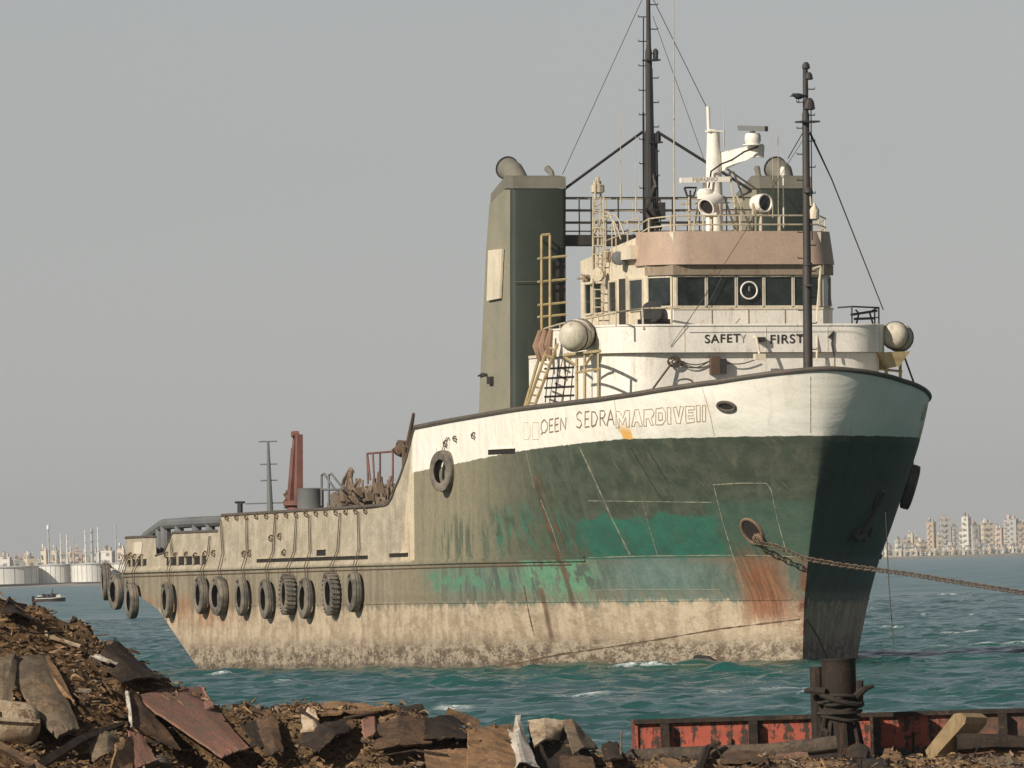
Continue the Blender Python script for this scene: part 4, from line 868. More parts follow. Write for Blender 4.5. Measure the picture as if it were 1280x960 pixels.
# heavy pipe guard rail round the stern
k = MB()
for t_ in (5.0, -5.0):
    pts = [(ht(179, 677, 5.)[0], t_, 3.6), (ht(183, 671, 5.)[0], t_, 4.15), (ht(204, 657, 5.)[0], t_, 4.52), (ht(240, 653, 5.)[0], t_, 4.55), (ht(285, 648, 5.)[0], t_, 4.55)]
    k = MB(); k.path(pts, .17, 10); k.build('pipe_guard_rail', m_grey, ship)
    for x in (207, 224, 246, 263, 200):
        p = ht(x, 660, 5.); MB().path([(p[0], t_, 3.1), (p[0], t_, 4.5)], .17 if x == 207 else .15, 10).build('guard_post', m_grey, ship)
MB().lathe((56.0, 3.2, 2.95), (0, -1, 0), [(0, .4), (6.4, .4)], 16).build('stern_roller', m_brown, ship)

# ---------------------------------------------------------------- tyre fenders
def tyre_mesh(n=32, R_=.58, r_=.33, w_=.25):
    k = MB(); prof = [(-w_ * .42, r_), (-w_ * .5, r_ + .03), (-w_ * .52, (r_ + R_) / 2), (-w_ * .48, R_ - .06), (-w_ * .40, R_ - .012), (-w_ * .2, R_), (-w_ * .19, R_ - .018), (-w_ * .13, R_ - .018), (-w_ * .12, R_), (w_ * .12, R_), (w_ * .13, R_ - .018), (w_ * .19, R_ - .018), (w_ * .2, R_), (w_ * .40, R_ - .012), (w_ * .48, R_ - .06), (w_ * .52, (r_ + R_) / 2), (w_ * .5, r_ + .03), (w_ * .42, r_), (w_ * .36, r_ + .03), (w_ * .4, (r_ + R_) / 2), (w_ * .3, R_ - .07), (-w_ * .3, R_ - .07), (-w_ * .4, (r_ + R_) / 2), (-w_ * .36, r_ + .03), (-w_ * .42, r_)]
    k.lathe((0, 0, 0), (0, 1, 0), prof, n, False)
    me = bpy.data.meshes.new('tyre'); me.from_pydata(k.v, [], k.f); me.update(); bm = bmesh.new(); bm.from_mesh(me); bmesh.ops.remove_doubles(bm, verts=bm.verts, dist=1e-4); bmesh.ops.recalc_face_normals(bm, faces=bm.faces); bm.to_mesh(me); bm.free()
    me.materials.append(m_tyre); me.polygons.foreach_set('use_smooth', [True] * len(me.polygons)); me.set_sharp_from_angle(angle=R(45)); return me
TM = tyre_mesh()
TY = [(125, 727, 1.02, -.12, 'tyre fender hanging at the very stern corner, outermost of all'), (141, 740, .96, .1, 'second tyre fender from the stern corner, overlapping the outermost one'), (161, 751, .97, .0, 'lowest hanging of the three tyres bunched at the stern corner'),
      (206, 750, .96, 0, 'lone tyre fender between the stern cluster and the next pair'), (248, 744, 1., 0, 'left tyre of the overlapping pair on rust-stained plating'), (270, 745, 1.04, .12, 'wide right tyre of the overlapping pair on rust-stained plating'),
      (299, 746, 1., 0, 'single tyre just right of the overlapping pair'), (329, 749, 1.03, .02, 'low tyre just left of the ribbed-tread tyre'), (356, 743, 1.02, -.03, 'ribbed-tread tyre at the middle of the long tyre row'), (378, 748, 1.06, .03, 'low tyre touching the right of the ribbed-tread tyre'),
      (410, 742, 1.08, .02, 'big tyre with ridged tread, second from the forward end of the row'), (439, 740, 1.03, 0, 'forwardmost tyre of the long row on the hull side')]
def ribs(me, n=26):
    k = MB()
    for i in range(n):
        a = 2 * math.pi * i / n; c_ = np.array([math.cos(a), 0, math.sin(a)]); tt = np.array([-math.sin(a), 0, math.cos(a)]); k.obox(c_ * .585, c_ * .02, (0, .14, 0), tt * .035)
    return k
rm_ = ribs(None); rme = bpy.data.meshes.new('tread_lugs'); rme.from_pydata(rm_.v, [], rm_.f); rme.materials.append(m_tyre)
for i, (x, y, k_, yaw, lab) in enumerate(TY):
    p = ht(x, y, 6.12); s_ = min(p[0], 56.2); b = float(hb(s_, max(p[2], 2.))) + .19 + (.25 if i < 3 else 0)
    o = bpy.data.objects.new('tyre_fender', TM); COL.objects.link(o)
    k2 = k_ * 1.02
    if i < 3: b = p[1] - (.2 if i == 0 else .1); s_ = p[0]
    o.matrix_world = S4 @ Matrix.Translation((s_, b, p[2])) @ Matrix.Rotation(yaw - .05, 4, 'Z') @ Matrix.Rotation(random.uniform(-.05, .03), 4, 'X') @ Matrix.Rotation(random.random() * 6, 4, 'Y') @ Matrix.Diagonal((k2, random.uniform(.85, 1.1), k2, 1))
    o['label'] = lab; o['category'] = 'tyre'; o['group'] = 'tyre fenders hung along the hull'
    if i in (8, 10):
        q = bpy.data.objects.new('tread_lugs', rme); COL.objects.link(q); q.parent = o
    # hanging line, made in ship space and parented with inverse
    k = MB(); top = np.array([s_, b + .02, p[2] + .52 * k2]); zt_ = float(ztop(s_)) - .15 if i not in (1, 2) else 3.3
    if i == 0: zt_ = 3.6
    bt = float(hb(min(s_, 56.3), max(3.2, zt_))) + .05
    sx = random.uniform(-.3, .6)
    for dx in (-.06, .10):
        k.path([top + [dx, -.1, 0], np.array([s_ + dx * 2, float(hb(min(s_, 56.3), 3.0)) + .15, 3.02]), np.array([s_ + sx * .4 + dx * 1.5, float(hb(min(s_, 56.3), 3.6)) + .04, 3.5]), np.array([s_ + sx + dx, bt, zt_])], .015, 5)
    k.path([top + [0.12 * math.cos(f), .17 * math.sin(f) - .02, -.03 + .05 * math.cos(2 * f)] for f in np.linspace(0, 6.28, 12)], .028, 5)
    ro = k.build('hanging_rope', m_rope, None); ro.parent = o; ro.matrix_parent_inverse = (o.matrix_world.inverted()) @ S4
# tyres high on the bows
def bow_tyre(s_, z_, side, k_, lab, extra=0.):
    n = hn(s_, z_); P = hull_out(s_, z_, .17); 
    if side < 0: P = P * [1, -1, 1]; n = n * [1, -1, 1]
    rot = Vector((0, 1, 0)).rotation_difference(Vector(n)).to_matrix().to_4x4()
    o = bpy.data.objects.new('tyre_fender', TM); COL.objects.link(o); o.matrix_world = S4 @ Matrix.Translation(P) @ Matrix.Rotation(extra, 4, 'Z') @ rot @ Matrix.Diagonal((k_, 1.15, k_, 1))
    o['label'] = lab; o['category'] = 'tyre'; o['group'] = 'tyre fenders hung along the hull'
    k = MB()
    for dx in (-.12, .1): k.path([P + np.array([dx, .05 * side, .5]), hull_out(s_ + dx, z_ + 1.0, .03) * [1, side, 1], hull_out(s_ + dx * 2, float(ztop(s_)) - .55, .04) * [1, side, 1]], .014, 5)
    ro = k.build('hanging_rope', m_rope, None); ro.parent = o; ro.matrix_parent_inverse = (o.matrix_world.inverted()) @ S4
p = hh(561, 589); bow_tyre(p[0], p[2], 1, 1.06, 'tyre fender high on the green hull below the white shoulder', .26)
bow_tyre(6.6, 5.1, -1, 1.15, 'black tyre silhouetted beyond the shaded bow on the right')

# ---------------------------------------------------------------- anchor chain
cw = [sw(hull_out(HW[0] + .0, HW[1] - .05, -.15)), sw(hull_out(HW[0] - .12, HW[1] - .2, .30))]
for x, y, Y in ((972, 683, 439.6), (1005, 698, 438.9), (1050, 706, 437.8), (1095, 712, 436.5), (1140, 718, 435.2), (1200, 728, 433.5), (1280, 741, 431), (1360, 757, 428.5), (1460, 780, 425.5), (1580, 815, 422), (1700, 860, 418), (1790, 905, 415)): cw.append(at(x, y, Y))
cw = np.array(cw); dd = np.r_[0, np.cumsum(np.linalg.norm(np.diff(cw, axis=0), axis=1))]
k = MB(); d_ = 0; i = 0
while d_ < dd[-1] - .2:
    c0 = np.array([np.interp(d_, dd, cw[:, j]) for j in range(3)]); c1 = np.array([np.interp(d_ + .15, dd, cw[:, j]) for j in range(3)]); dr = c1 - c0; dr /= np.linalg.norm(dr)
    up_v = np.array([0, 0, 1.]) - dr * dr[2]; up_v /= np.linalg.norm(up_v); sd_ = np.cross(dr, up_v); x = (up_v if i % 2 else sd_) * 1.; x = x * math.cos(.5) + np.cross(dr, x) * math.sin(.5); mid = (c0 + c1) / 2
    k.path([mid + dr * (.075 * math.copysign(1, math.cos(a)) + .055 * math.cos(a)) + x * .07 * math.sin(a) for a in np.linspace(.2, 2 * math.pi + .2, 13)[:-1]], .019, 5, closed=True); d_ += .185; i += 1
k.build('anchor_chain', m_chain, None, 60, label='rusty anchor chain running from the bow hole across the water to the right', category='chain')
k = MB(); k.path([at(1107, 640, 440), at(1111, 730, 440.2), at(1117, 806, 440.5)], .014, 5); k.build('hanging_line', m_rope, None, label='thin dark line hanging into the water right of the bow', category='rope')

# ---------------------------------------------------------------- crow on the foremast
b0 = sw(ht(998, 122, .3)); k = MB(); e1 = np.array([-.93, -.2, -.25]); e1 /= np.linalg.norm(e1)
k.path([b0 - e1 * .30 + [0, 0, -.03], b0 - e1 * .17, b0 - e1 * .06 + [0, 0, .02], b0 + e1 * .05 + [0, 0, .05], b0 + e1 * .11 + [0, 0, .10], b0 + e1 * .16 + [0, 0, .115], b0 + e1 * .19 + [0, 0, .11], b0 + e1 * .26 + [0, 0, .10]], [.02, .035, .085, .09, .055, .055, .03, .006], 10)
for sg in (1, -1): k.path([b0 + [0, .04 * sg, -.05], b0 + [0.01, .045 * sg, -.16]], .01, 4)
k.build('crow', m_black, None, 60, label='black crow perched beside the lamp near the top of the foremast', category='bird')

# ---------------------------------------------------------------- water
def fbm_setup(seed, n, lmin, lmax, wind, spread, r=None):
    q = np.random.default_rng(seed); lam = np.exp(q.uniform(np.log(lmin), np.log(lmax), n)); th = wind + q.normal(0, spread, n); ph = q.uniform(0, 6.28, n); return lam, th, ph
lam, th, ph = fbm_setup(3, 60, .55, 6., R(250), .7)
amp = .0068 * lam ** .55
def waves(X, Y):
    Z = np.zeros_like(X); DX = np.zeros_like(X); DY = np.zeros_like(X)
    fade = lambda l: 1.
    for l, t_, p_, a_ in zip(lam, th, ph, amp):
        kx, ky = 2 * math.pi / l * math.cos(t_), 2 * math.pi / l * math.sin(t_); f = kx * X + ky * Y + p_
        Z += a_ * np.cos(f); DX += -a_ * .8 * math.cos(t_) * np.sin(f); DY += -a_ * .8 * math.sin(t_) * np.sin(f)
    return DX, DY, Z
def vnoise(X, Y, seed):
    q = np.random.default_rng(seed); T = q.random((256, 256)); xi = np.floor(X).astype(int); yi = np.floor(Y).astype(int); fx = X - xi; fy = Y - yi; fx = fx * fx * (3 - 2 * fx); fy = fy * fy * (3 - 2 * fy)
    g_ = lambda a, b: T[a % 256, b % 256]
    return (g_(xi, yi) * (1 - fx) + g_(xi + 1, yi) * fx) * (1 - fy) + (g_(xi, yi + 1) * (1 - fx) + g_(xi + 1, yi + 1) * fx) * fy
def fbm(X, Y, seed, oc=5, gain=.5):
    s_ = 0; a_ = 1; t_ = 0
    for i in range(oc): s_ = s_ + a_ * vnoise(X * 2 ** i + 17.3 * i, Y * 2 ** i - 9.1 * i, seed + i); t_ += a_; a_ *= gain
    return s_ / t_
def grid_mesh(name, X, Y, Z, mat, attrs=None, **kw):
    nr, nc = X.shape; me = bpy.data.meshes.new(name); V = np.stack([X, Y, Z], -1).reshape(-1, 3).astype(np.float32)
    idx = np.arange(nr * nc).reshape(nr, nc); F = np.stack([idx[:-1, :-1], idx[:-1, 1:], idx[1:, 1:], idx[1:, :-1]], -1).reshape(-1, 4)
    me.vertices.add(len(V)); me.vertices.foreach_set('co', V.ravel()); me.loops.add(F.size); me.loops.foreach_set('vertex_index', F.ravel().astype(np.int32)); me.polygons.add(len(F)); me.polygons.foreach_set('loop_start', np.arange(0, F.size, 4, dtype=np.int32))
    me.update(calc_edges=True); me.validate()
    for an, av in (attrs or {}).items():
        at_ = me.attributes.new(an, 'FLOAT', 'POINT'); at_.data.foreach_set('value', av.ravel().astype(np.float32))
    me.polygons.foreach_set('use_smooth', np.ones(len(F), bool)); me.materials.append(mat)
    o = bpy.data.objects.new(name, me); COL.objects.link(o)
    for k_, v_ in kw.items(): o[k_] = v_
    return o
g = G('sea_water'); at_n = g.t.nodes.new('ShaderNodeAttribute'); at_n.attribute_name = 'foam'
x, y, z = g.sep(g.P)
n1 = g.noise(g.scale(g.P, (1., .6, 1.)), 2.6, 5, .6); n0 = g.noise(g.scale(g.P, (.03, .012, 0.)), 1., 3, .5); nf = g.noise(g.P, 5., 4, .7)
c = g.mix(g.mr(n0, .3, .7), (.006, .064, .055), (.010, .082, .068))
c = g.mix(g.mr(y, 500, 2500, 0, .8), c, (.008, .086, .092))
foam = g.ma('MULTIPLY', at_n.outputs['Fac'], g.mr(nf, .40, .55))
c = g.mix(foam, c, (.75, .78, .76)); g.bump(g.ma('ADD', n1, g.ma('MULTIPLY', g.noise(g.scale(g.P, (1., .5, 1.)), 7., 4, .6), .35)), .75, .11)
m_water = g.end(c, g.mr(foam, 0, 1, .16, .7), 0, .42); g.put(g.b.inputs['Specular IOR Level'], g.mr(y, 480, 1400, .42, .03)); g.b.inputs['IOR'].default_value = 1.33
rows = [184.]
while rows[-1] < 1100: rows.append(rows[-1] + max(.30, (rows[-1] - 380) * .0022))
xs = np.arange(-48, 48.01, .26); X, Y = np.meshgrid(xs, np.array(rows)); DX, DY, Z = waves(X, Y)
gust = fbm(X / 14, Y / 30, 5, 3); Z = Z * (.55 + .9 * gust)
ed = np.clip(np.minimum(np.minimum(48 - np.abs(X), Y - 184), 1100 - Y) / 6, 0, 1); Z *= ed; DX *= ed; DY *= ed
fm_ = np.clip((Z - .135) / .03, 0, 1) * np.clip((fbm(X / 5, Y / 7, 31, 3) - .68) / .04, 0, 1)
# a few breaking crests where the photograph shows them
for px, py, ln in ((1190, 793, 1.3), (740, 871, .9), (985, 866, 1.2), (1085, 912, .6), (560, 888, .6), (1110, 905, .5), (1245, 720, 1.6), (900, 868, .6)):
    d = ray(px, py); q = CAM - d * CAMH / d[2]
    if 190 < q[1] < 1090:
        e = ((X - q[0]) / ln * 1.1) ** 2 + ((Y - q[1]) / 2.2) ** 2; fm_ = np.maximum(fm_, np.clip(1.3 - e * 1.1, 0, 1) * (.4 + fbm(X * 1.5, Y * 1.5, 77, 3)))
grid_mesh('sea', X + DX, Y + DY, Z, m_water, {'foam': fm_}, kind='structure')
# outer sea: growing cells, joined at the same level around the near patch
def sea_patch(x0, x1, y0, y1, nx, ny, yg=True):
    ys = np.geomspace(y0, y1, ny) if yg else np.linspace(y0, y1, ny); X, Y = np.meshgrid(np.linspace(x0, x1, nx), ys)
    q = np.random.default_rng(11); Z = np.zeros_like(X)
    if y0 > 1000:
        Z = (fbm(X / 3.1, Y / 11., 41, 3) - .5) * .75 * np.clip((Y - 1100) / 60, 0, 1) * np.clip((450 - np.abs(X)) / 60, 0, 1)
    grid_mesh('sea', X, Y, Z, m_water, {'foam': np.zeros_like(X)}, kind='structure')
sea_patch(-460, 460, 1100, 6500, 380, 620); sea_patch(-2800, -48, 184, 1100, 20, 20); sea_patch(48, 2800, 184, 1100, 20, 20)
sea_patch(-2800, -460, 1100, 6500, 10, 10); sea_patch(460, 2800, 1100, 6500, 10, 10); sea_patch(-2800, 2800, 6500, 11000, 20, 20)
# ripples of bow wash are left to the sea; a dark fender float lies by the waterline
p = hit(862, 829, 2, .02); MB().path([sw(hull_out(3.2, .1, .35)), sw(hull_out(3.0, .16, .42)), sw(hull_out(2.6, .12, .4)), sw(hull_out(2.4, .05, .36))], [.08, .16, .15, .06], 8).build('float', m_black, None, 60, label='dark floating lump at the waterline below the fouled bow', category='float')
# ---------------------------------------------------------------- far shores
def far(x, y, Y): return at(x, y, Y)
m_land = W('far_land', (.30, .27, .21), .9, .2, (.2, .19, .15), .3, 0., .01)
m_tank = W('white_tank', (.74, .72, .66), .6, .1, (.5, .45, .38), .3, 0., .2)
m_tower = W('grey_tower_steel', (.42, .42, .40), .6, .2, (.3, .25, .2), .3, 0., .3)
def block_mat(name, col):
    g = G(name); x, y, z = g.sep(g.P)
    def bars(v, k, lo, hi): f = g.ma('FRACT', g.ma('MULTIPLY', v, k)); return g.ma('MULTIPLY', g.mr(f, lo - .03, lo), g.mr(f, hi, hi + .03, 1., 0.))
    hz_ = g.ma('ADD', x, y); wn_ = g.ma('MULTIPLY', bars(hz_, .26, .3, .72), bars(z, .31, .35, .78)); n = g.noise(g.P, .06, 3)
    return g.end(g.mix(g.ma('MULTIPLY', wn_, .75), g.mix(g.mr(n, .3, .7), col, [k * .8 for k in col]), (.10, .11, .12)), .8, 0, .3)
BM = [block_mat('cream_block', (.66, .56, .42)), block_mat('white_block', (.70, .66, .58)), block_mat('tan_block', (.50, .40, .29)), block_mat('grey_block', (.46, .45, .42)), block_mat('rose_block', (.58, .44, .36))]
YL, YR = 6400., 9200.
def strip(name, x0, x1, Y0, Y1, zt, mat):
    n = 60; X, Yg = np.meshgrid(np.linspace(x0, x1, n), np.linspace(Y0, Y1, 6)); Z = zt * np.clip((Yg - Y0) / 40, 0, 1) * (0.7 + .5 * fbm(X / 60, Yg / 60, 51, 3)) - .6 * (Yg <= Y0 + 1)
    grid_mesh(name, X, Yg, Z, mat, kind='structure')
strip('far_shore', -2700, 60, YL, YL + 500, 2.0, m_land); strip('far_shore', 60, 2700, YR, YR + 1500, 2.5, m_land)
g_ = FPX
def fx(px, Y): return (px - 640) / FPX * Y
def tank(px0, px1, hpx, Y, lab):
    cx = fx((px0 + px1) / 2, Y); r_ = (px1 - px0) / 2 * Y / FPX; h_ = hpx * Y / FPX
    o = empty('storage_tank', Matrix.Translation((cx, Y + r_, 1.5)), label=lab, category='tank', group='white storage tanks on the far left shore')
    MB().lathe((0, 0, 0), (0, 0, 1), [(0, r_), (h_, r_), (h_, .01)], 40).build('shell', m_tank, o)
    k = MB(); k.path([(r_ * 1.01 * math.cos(a), r_ * 1.01 * math.sin(a), h_) for a in np.linspace(0, 6.28, 41)[:-1]], .35, 6, closed=True); k.build('rim', m_tower, o)
    MB().lathe((0, 0, h_), (0, 0, 1), [(0, r_ * .99), (h_ * .06, r_ * .6), (h_ * .1, .02)], 40).build('roof', m_tank, o)
    k = MB()
    for i in range(14): a = -math.pi * .1 - i * .28; k.path([(r_ * 1.005 * math.cos(a), r_ * 1.005 * math.sin(a), 0), (r_ * 1.005 * math.cos(a), r_ * 1.005 * math.sin(a), h_)], .12, 4)
    k.build('shell_stiffener', m_tower, o)
tank(-58, 40, 21, YL + 40, 'white storage tank cut by the left edge of the picture'); tank(38, 81, 22, YL + 60, 'narrow white storage tank second from the left edge'); tank(82, 128, 22, YL + 50, 'wide white storage tank just left of the ship stern'); tank(128, 210, 22, YL + 60, 'white storage tank mostly hidden behind the ship stern')
def tower(px, ypx, wpx, Y, kind, lab):
    h_ = (722 - ypx) * Y / FPX; r_ = wpx / 2 * Y / FPX; k = MB()
    o = empty('refinery_tower', Matrix.Translation((fx(px, Y), Y, 1.5)), label=lab, category='tower', group='refinery towers on the far left shore')
    MB().lathe((0, 0, 0), (0, 0, 1), [(0, r_ * 1.3), (h_ * .3, r_), (h_ * .93, r_ * .8), (h_, r_ * .6)], 12).build('shaft', m_tower if kind else m_tank, o)
    for f in (.35, .55, .75, .92): k.lathe((0, 0, h_ * f), (0, 0, 1), [(0, r_ * 1.7), (.25, r_ * 1.7)], 12)
    k.build('platform', m_tower, o)
    if kind == 2: MB().lathe((0, 0, h_ * .93), (0, 0, 1), [(0, r_ * 1.4), (h_ * .05, r_ * 1.5), (h_ * .08, r_ * .4)], 12).build('flare_tip', m_tank, o)
for a in ((55, 650, 2.6, 2, 'tall slim flare stack with a pale tip, highest on the left shore'), (70, 660, 1.5, 0, 'thin pale stack right of the flare stack'), (78, 662, 2., 0, 'second thin stack right of the flare stack'), (101, 657, 2.2, 0, 'pale column left of the grey cracking tower'), (109, 655, 4.2, 1, 'thick grey cracking tower, widest on the left shore'), (117, 654, 2., 0, 'pale column right of the grey cracking tower'), (139, 649, 2.2, 1, 'grey column seen against the ship stern'), (86, 668, 1.5, 1, 'short grey stack between the stacks and the cracking tower'), (64, 672, 1.4, 1, 'short grey pole close beside the flare stack')):
    tower(a[0], a[1], a[2], YL + 250 + random.uniform(0, 100), a[3], a[4])
def block(px0, px1, ypx, ybase, Y, mi, lab, grp, step=0):
    w_ = (px1 - px0) * Y / FPX; h_ = (ybase - ypx) * Y / FPX; rot = random.uniform(.2, .5) * random.choice((1, 1, -1)); d_ = w_ * random.uniform(.6, .9); wb = w_ / (math.cos(rot) + .7 * abs(math.sin(rot)))
    o = empty('apartment_block', Matrix.Translation((fx((px0 + px1) / 2, Y), Y, 1.6)) @ Matrix.Rotation(rot, 4, 'Z'), label=lab, category='building', group=grp)
    MB().box(-wb / 2, wb / 2, -d_ / 2, d_ / 2, 0, h_).build('walls', BM[mi], o, 0)
    k = MB(); k.box(-wb / 2 - .2, wb / 2 + .2, -d_ / 2 - .2, d_ / 2 + .2, h_ + .003, h_ + .5); k.build('roof', BM[mi], o, 0)
    k = MB(); k.box(-wb * .3, -wb * .05, -d_ * .3, d_ * .1, h_ + .5, h_ + 3.); k.box(wb * .15, wb * .3, -d_ * .2, d_ * .2, h_ + .5, h_ + 2.); k.build('roof_housing', BM[(mi + 1) % 5], o, 0)
    k = MB(); nfl = max(3, int(h_ / 3.2))
    for i in range(1, nfl): k.box(-wb * .42, -wb * .12, -d_ / 2 - .9, -d_ / 2 - .003, i * h_ / nfl, i * h_ / nfl + .9)
    k.build('balconies', BM[(mi + 2) % 5], o, 0)
lb = [(-6, 8, 690, 1), (9, 21, 694, 3), (24, 37, 690, 0), (45, 54, 682, 0), (59, 67, 684, 0), (68, 79, 692, 1), (80, 86, 686, 0), (87, 96, 684, 4), (97, 104, 690, 0), (111, 119, 688, 3), (121, 137, 686, 1), (140, 152, 684, 0)]
ll = ['low white block at the left edge above the tanks', 'grey block second from the left edge', 'cream block behind the gap between the left tanks', 'cream block just left of the flare stack', 'cream block just right of the flare stack', 'pale low block behind the narrow tank', 'slim cream block above the join of two tanks', 'rose block above the wide tank', 'cream block left of the cracking tower', 'grey block at the foot of the cracking tower', 'wide white block right of the cracking tower', 'cream block half behind the ship stern']
for (a, b, t_, mi), l in zip(lb, ll): block(a, b, t_, 722, YL + 420, mi, l, 'apartment blocks on the far left shore')
rb = [(1113, 1121, 672, 1), (1122, 1136, 676, 3), (1138, 1154, 675, 0), (1153, 1164, 650, 2), (1163, 1173, 668, 0), (1169, 1183, 647, 3), (1183, 1192, 656, 3), (1193, 1200, 662, 1), (1197, 1208, 645, 1), (1206, 1218, 655, 3), (1219, 1236, 653, 0), (1237, 1248, 660, 4), (1242, 1250, 670, 0), (1249, 1268, 649, 3), (1262, 1276, 655, 4), (1274, 1292, 651, 0), (1296, 1318, 658, 2), (1128, 1146, 683, 1), (1176, 1190, 680, 0), (1210, 1226, 678, 3), (1230, 1244, 682, 1), (1254, 1266, 682, 0), (1098, 1112, 680, 1), (1080, 1096, 676, 0)]
rlb = ['low white block nearest the ship bow on the right skyline', 'low grey block second from the bow on the right skyline', 'long low cream block before the first tan tower', 'tan tower, first of the tall ones right of the bow', 'cream mid-rise at the foot of the grey twin tower', 'grey tower with stepped roof, left of the twin', 'dark grey slab leaning behind the stepped tower', 'narrow white block between the two tall towers', 'white tower beside the thin mast, tallest in the middle', 'grey block right of the tallest white tower', 'wide cream tower in the middle of the right skyline', 'rose tower right of the wide cream one', 'small cream block before the big grey tower', 'big grey tower with peaked top near the right edge', 'rose block right of the big grey tower', 'cream block cut by the right edge of the picture', 'tan block beyond the right edge', 'low white waterfront house left of the tan tower', 'low cream waterfront house under the stepped tower', 'low grey waterfront house under the wide cream tower', 'low white waterfront house under the rose tower', 'low cream waterfront house under the big grey tower', 'low white block half behind the bow', 'low cream block hidden behind the bow']
for i, ((a, b, t_, mi), l) in enumerate(zip(rb, rlb)): block(a, b, t_, 691, YR + 200 + (0 if i < 17 else -120), mi, l, 'apartment blocks on the far right shore')
ORD = ['first', 'second', 'third', 'fourth', 'fifth', 'sixth', 'seventh', 'eighth', 'ninth', 'tenth', 'eleventh', 'twelfth', 'thirteenth', 'fourteenth', 'fifteenth', 'sixteenth', 'seventeenth', 'eighteenth']
qb = np.random.default_rng(5); px = 1112.
for i in range(16):
    w_ = qb.uniform(7, 13); block(px, px + w_, qb.uniform(664, 680), 691, YR + 700, int(qb.integers(0, 5)), ORD[i] + ' hazy block from the bow in the back row of the right skyline', 'back row of the right skyline'); px += w_ * qb.uniform(.8, 1.05)
px = 1112.
for i in range(18):
    w_ = qb.uniform(7, 12); block(px, px + w_, qb.uniform(684, 689), 691.5, YR + 40, int(qb.integers(0, 2)), ORD[i] + ' low pale house from the bow along the right waterfront', 'low houses on the right waterfront'); px += w_ * qb.uniform(.85, 1.1)
px = -8.
for i in range(16):
    w_ = qb.uniform(6, 13); block(px, px + w_, qb.uniform(690, 703), 722, YL + 700, int(qb.integers(0, 5)), ORD[i] + ' hazy block from the left edge in the back row behind the tanks', 'back row behind the tanks'); px += w_ * qb.uniform(.75, 1.0)
MB().path([(fx(1211, YR), YR + 230, 2), (fx(1211, YR), YR + 230, (691 - 632) * YR / FPX)], [.6, .2], 6).build('radio_mast', m_tower, None, label='thin radio mast above the right skyline', category='mast')
# vessel mast seen over the stern bulwark
vs_ = empty('moored_vessel', Matrix.Translation((fx(333, 1500), 1500, 0)), label='grey mast of a vessel lying behind the ship, beside the red crane', category='ship')
k = MB(); zt_ = 3 + (717 - 553) * 1500 / FPX; k.path([(0, 0, 5), (0, 0, zt_ * .6), (0, 0, zt_)], [.45, .3, .12], 8)
for zf, w_ in ((1., 1.0), (.86, .9), (.76, .9), (.62, 2.6), (.55, .9)): k.path([(-w_ * .9, 0, zt_ * zf), (w_ * .9, 0, zt_ * zf)], .07, 5)
k.build('mast', m_grey, vs_)
k = MB(); k.prism([(-7, -2.5), (5, -2.5), (8.5, 0), (5, 2.5), (-7, 2.5)], -.5, 2.6, [(-7, -2.8), (5.5, -2.8), (9.5, 0), (5.5, 2.8), (-7, 2.8)]); k.build('hull', m_steel, vs_)
MB().box(-4, 2, -2, 2, 2.6, 6.2).build('deckhouse', m_white, vs_)
# small open boat far off left
bp = at(62, 753, 1990.); bp[2] = 0; bo = empty('small_boat', Matrix.Translation(bp) @ Matrix.Rotation(.25, 4, 'Z'), label='small red and white boat with piled gear far off on the left', category='boat')
k = MB(); n = 12; secs = []
for i in range(n + 1):
    f = i / n; w_ = .85 * (1 - max(0, f - .55) ** 2 * 4.6) if f > .55 else .85 * (.8 + .2 * f / .55); xx = -2. + 4.1 * f; sh = .55 + .25 * max(0, f - .5)
    secs.append([(xx, -w_, sh), (xx, -w_ * .8, .15), (xx, -w_ * .4, -.2), (xx, w_ * .4, -.2), (xx, w_ * .8, .15), (xx, w_, sh)])
k.add([p for q in secs for p in q], [(i * 6 + j, (i + 1) * 6 + j, (i + 1) * 6 + j + 1, i * 6 + j + 1) for i in range(n) for j in range(5)] + [tuple(range(6)), tuple(n * 6 + j for j in range(6))]); k.build('hull', m_red, bo)
k = MB(); k.path([secs[i][0] for i in range(n + 1)], .06, 5); k.path([secs[i][5] for i in range(n + 1)], .06, 5); k.build('gunwale', m_white, bo)
k = MB()
for i in range(16): q = np.array([random.uniform(-1.5, 1.2), random.uniform(-.5, .5), random.uniform(.4, .9)]); k.obox(q, (random.uniform(.1, .3), .1, 0), (-.1, random.uniform(.1, .3), 0), (0, .05, random.uniform(.1, .35)))
k.build('piled_gear', m_steel, bo)
MB().box(.9, 1.4, -.3, .3, .3, 1.0).build('locker', m_white, bo); MB().box(-1.5, -1.1, -.3, .3, .4, .95).build('ice_box', m_white, bo)
MB().path([(.4, 0, .3), (.4, 0, 1.75)], .06, 6).build('pole', m_steel, bo)
MB().box(-2.3, -1.95, -.15, .15, .1, .9).build('outboard_motor', m_black, bo)

